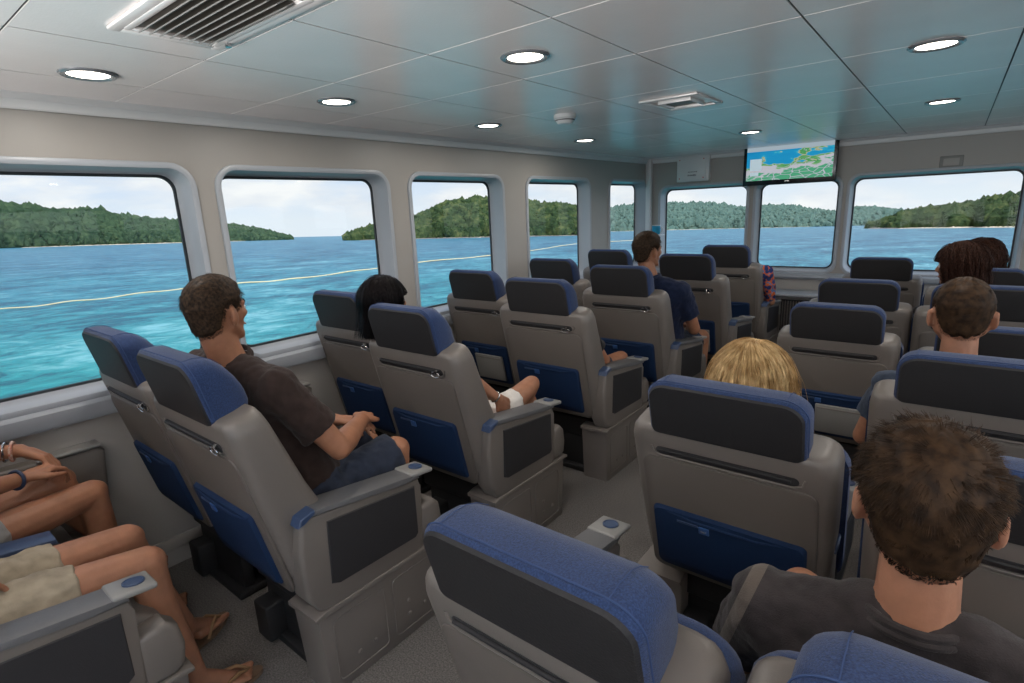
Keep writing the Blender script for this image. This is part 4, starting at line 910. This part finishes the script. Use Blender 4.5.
def island(name, label, ridge, dist, mtl, rough=1.0, width=180, nu=420, nv=26, beach=None, seed=0, crowns=6000, csize=1.0):
    """ridge: list of (px, py) skyline bearings; dist: distance at the first and last bearing"""
    root = empty(name); root.matrix_world = SEA; tag(root, label, 'island')
    R = [px_dir(*p) for p in ridge]; a0, a1 = R[0][0], R[-1][0]
    bm = bmesh.new(); G = []
    shore = []
    for i in range(nu):
        t = i/(nu-1); a = a0+(a1-a0)*t
        for (p, e0), (q, e1) in zip(R, R[1:]):
            if p <= a <= q or q <= a <= p: break
        k = (a-p)/(q-p) if q != p else 0; e = e0+(e1-e0)*k
        d = dist[0]+(dist[1]-dist[0])*t; d += 14*rough*noise.noise(Vector((t*14, seed, 0)))*d/500
        H = max(.5, 4.2+math.tan(e)*(d+width*.45)-3.2*csize); row = []
        shore.append((math.sin(a)*d, math.cos(a)*d))
        for j in range(nv):
            s = j/(nv-1); dd = d+s*width; x, y = math.sin(a)*dd, math.cos(a)*dd
            z = H*min(1, (max(0, math.sin(PI*min(s*1.1, 1)))**.62) if s < .98 else 0)
            bp_ = noise.noise(Vector((x*.05, y*.05, seed)))*.12*H+(noise.noise(Vector((x*.16, y*.16, seed+5)))*1.9+noise.noise(Vector((x*.4, y*.4, seed+9)))*1.1)*rough*min(1, d/400)
            if 0 < j < nv-1: z = max(.3, z+bp_)
            row.append(bm.verts.new((x, y, z if 0 < j < nv-1 else -.5)))
        G.append(row)
    G_pos = [[v.co.copy() for v in r_] for r_ in G]
    for A, B_ in zip(G, G[1:]):
        for j in range(nv-1): bm.faces.new((A[j], A[j+1], B_[j+1], B_[j]))
    link('ground', bm, mtl, root, smooth=False)
    # tree crowns covering the slope that faces the boat
    rs = random.Random(seed+40); fv, ff, off = [], [], 0
    ico = bmesh.new(); bmesh.ops.create_icosphere(ico, subdivisions=1, radius=1); iv = [v.co.copy() for v in ico.verts]; ifc = [[v.index for v in f.verts] for f in ico.faces]; ico.free()
    for k in range(crowns):
        i = rs.random()*(nu-1.001); j = .25+rs.random()**1.15*(nv*.62); i0, j0 = int(i), max(0, int(j))
        c = G_pos[i0][j0].lerp(G_pos[i0+1][min(nv-1, j0+1)], rs.random()); r = (2.2+rs.random()*2.6)*csize
        if c.z < .6: continue
        h = r*rs.uniform(.8, 1.35); jit = [rs.uniform(.72, 1.2) for _ in iv]; c = c+Vector((0, 0, h*.25)); a_ = rs.random()*6.28; ca, sa = math.cos(a_), math.sin(a_)
        for v, q in zip(iv, jit): fv.append((c.x+(v.x*ca-v.y*sa)*r*q, c.y+(v.x*sa+v.y*ca)*r*q, c.z+v.z*h*q))
        for f in ifc: ff.append([x+off for x in f])
        off += len(iv)
    me = bpy.data.meshes.new('forest'); me.from_pydata(fv, [], ff); me.materials.append(mtl); fo_ = bpy.data.objects.new('forest', me); COL.objects.link(fo_); fo_.parent = root; fo_['kind'] = 'stuff'
    if beach:
        for (b0, b1, mtx, nm) in beach:
            bm = bmesh.new(); rings = []
            i0, i1 = int(b0*(nu-1)), int(b1*(nu-1))
            for i in range(i0, i1+1):
                x, y = shore[i]; r = math.hypot(x, y); q = max(0, math.sin(PI*(i-i0)/(max(1, i1-i0))))**.3; wv = (.6+.4*noise.noise(Vector((i*.3, seed, 3))))*q
                rings.append([Vector((x*(r+o)/r, y*(r+o)/r, z*wv)) for o, z in ((-16, -.2), (-9, .55), (0, 1.3), (12, 2.2), (14, -.5))])
            loft(bm, rings, caps=False, closed=False); link(nm, bm, mtx, root)
    return root
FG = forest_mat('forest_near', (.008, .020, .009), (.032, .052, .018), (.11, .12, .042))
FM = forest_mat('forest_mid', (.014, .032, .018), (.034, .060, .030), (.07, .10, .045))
FF = forest_mat('forest_far_hazed', (.05, .09, .075), (.075, .12, .095), (.11, .15, .11))  # distance haze put into the colours: paler and bluer greens
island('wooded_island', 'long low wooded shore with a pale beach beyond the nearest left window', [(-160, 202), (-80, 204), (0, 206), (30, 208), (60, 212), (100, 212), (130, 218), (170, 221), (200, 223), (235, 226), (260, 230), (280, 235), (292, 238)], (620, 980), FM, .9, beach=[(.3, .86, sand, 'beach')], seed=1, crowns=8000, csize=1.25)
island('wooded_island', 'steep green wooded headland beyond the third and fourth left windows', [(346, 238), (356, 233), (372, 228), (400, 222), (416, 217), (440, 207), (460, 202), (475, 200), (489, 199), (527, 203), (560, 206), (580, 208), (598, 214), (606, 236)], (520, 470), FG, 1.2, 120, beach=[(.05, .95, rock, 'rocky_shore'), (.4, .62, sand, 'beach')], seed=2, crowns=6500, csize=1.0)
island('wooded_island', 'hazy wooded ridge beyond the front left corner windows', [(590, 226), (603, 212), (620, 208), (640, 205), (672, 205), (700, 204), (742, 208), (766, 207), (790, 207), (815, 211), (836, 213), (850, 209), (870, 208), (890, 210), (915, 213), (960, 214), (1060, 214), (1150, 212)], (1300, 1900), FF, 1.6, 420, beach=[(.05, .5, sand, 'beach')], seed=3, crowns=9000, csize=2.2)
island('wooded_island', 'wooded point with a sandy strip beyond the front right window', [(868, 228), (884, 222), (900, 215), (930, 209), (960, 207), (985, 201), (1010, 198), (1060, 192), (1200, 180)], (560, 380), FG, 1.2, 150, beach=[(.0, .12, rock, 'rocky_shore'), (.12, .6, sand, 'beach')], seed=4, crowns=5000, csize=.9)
# floating rope line beside the boat
pts = [(-120, 318), (0, 310.5), (90, 300.5), (175, 290), (235, 284.5), (300, 279), (370, 269.5), (415, 263), (489, 256), (527, 251.5), (575, 244), (640, 240)]
wp = []
for px, py in pts:
    a, e = px_dir(px, py); d = 4.2/math.tan(-e); wp.append(Vector((math.sin(a)*d, math.cos(a)*d, .0)))
fine = []
for p, q in zip(wp, wp[1:]):
    for k in range(10): fine.append(p.lerp(q, k/10)+Vector((0, 0, .06+.05*math.sin(len(fine)*.8))))
bm = bmesh.new(); tube(bm, fine+[wp[-1]], lambda t: .03+.08*t, 6); rp_ = link('floating_rope', bm, mat('rope_yellow', (.62, .50, .28), .8)); rp_.matrix_world = SEA
tag(rp_, 'pale yellow rope line floating on the turquoise water', 'rope')
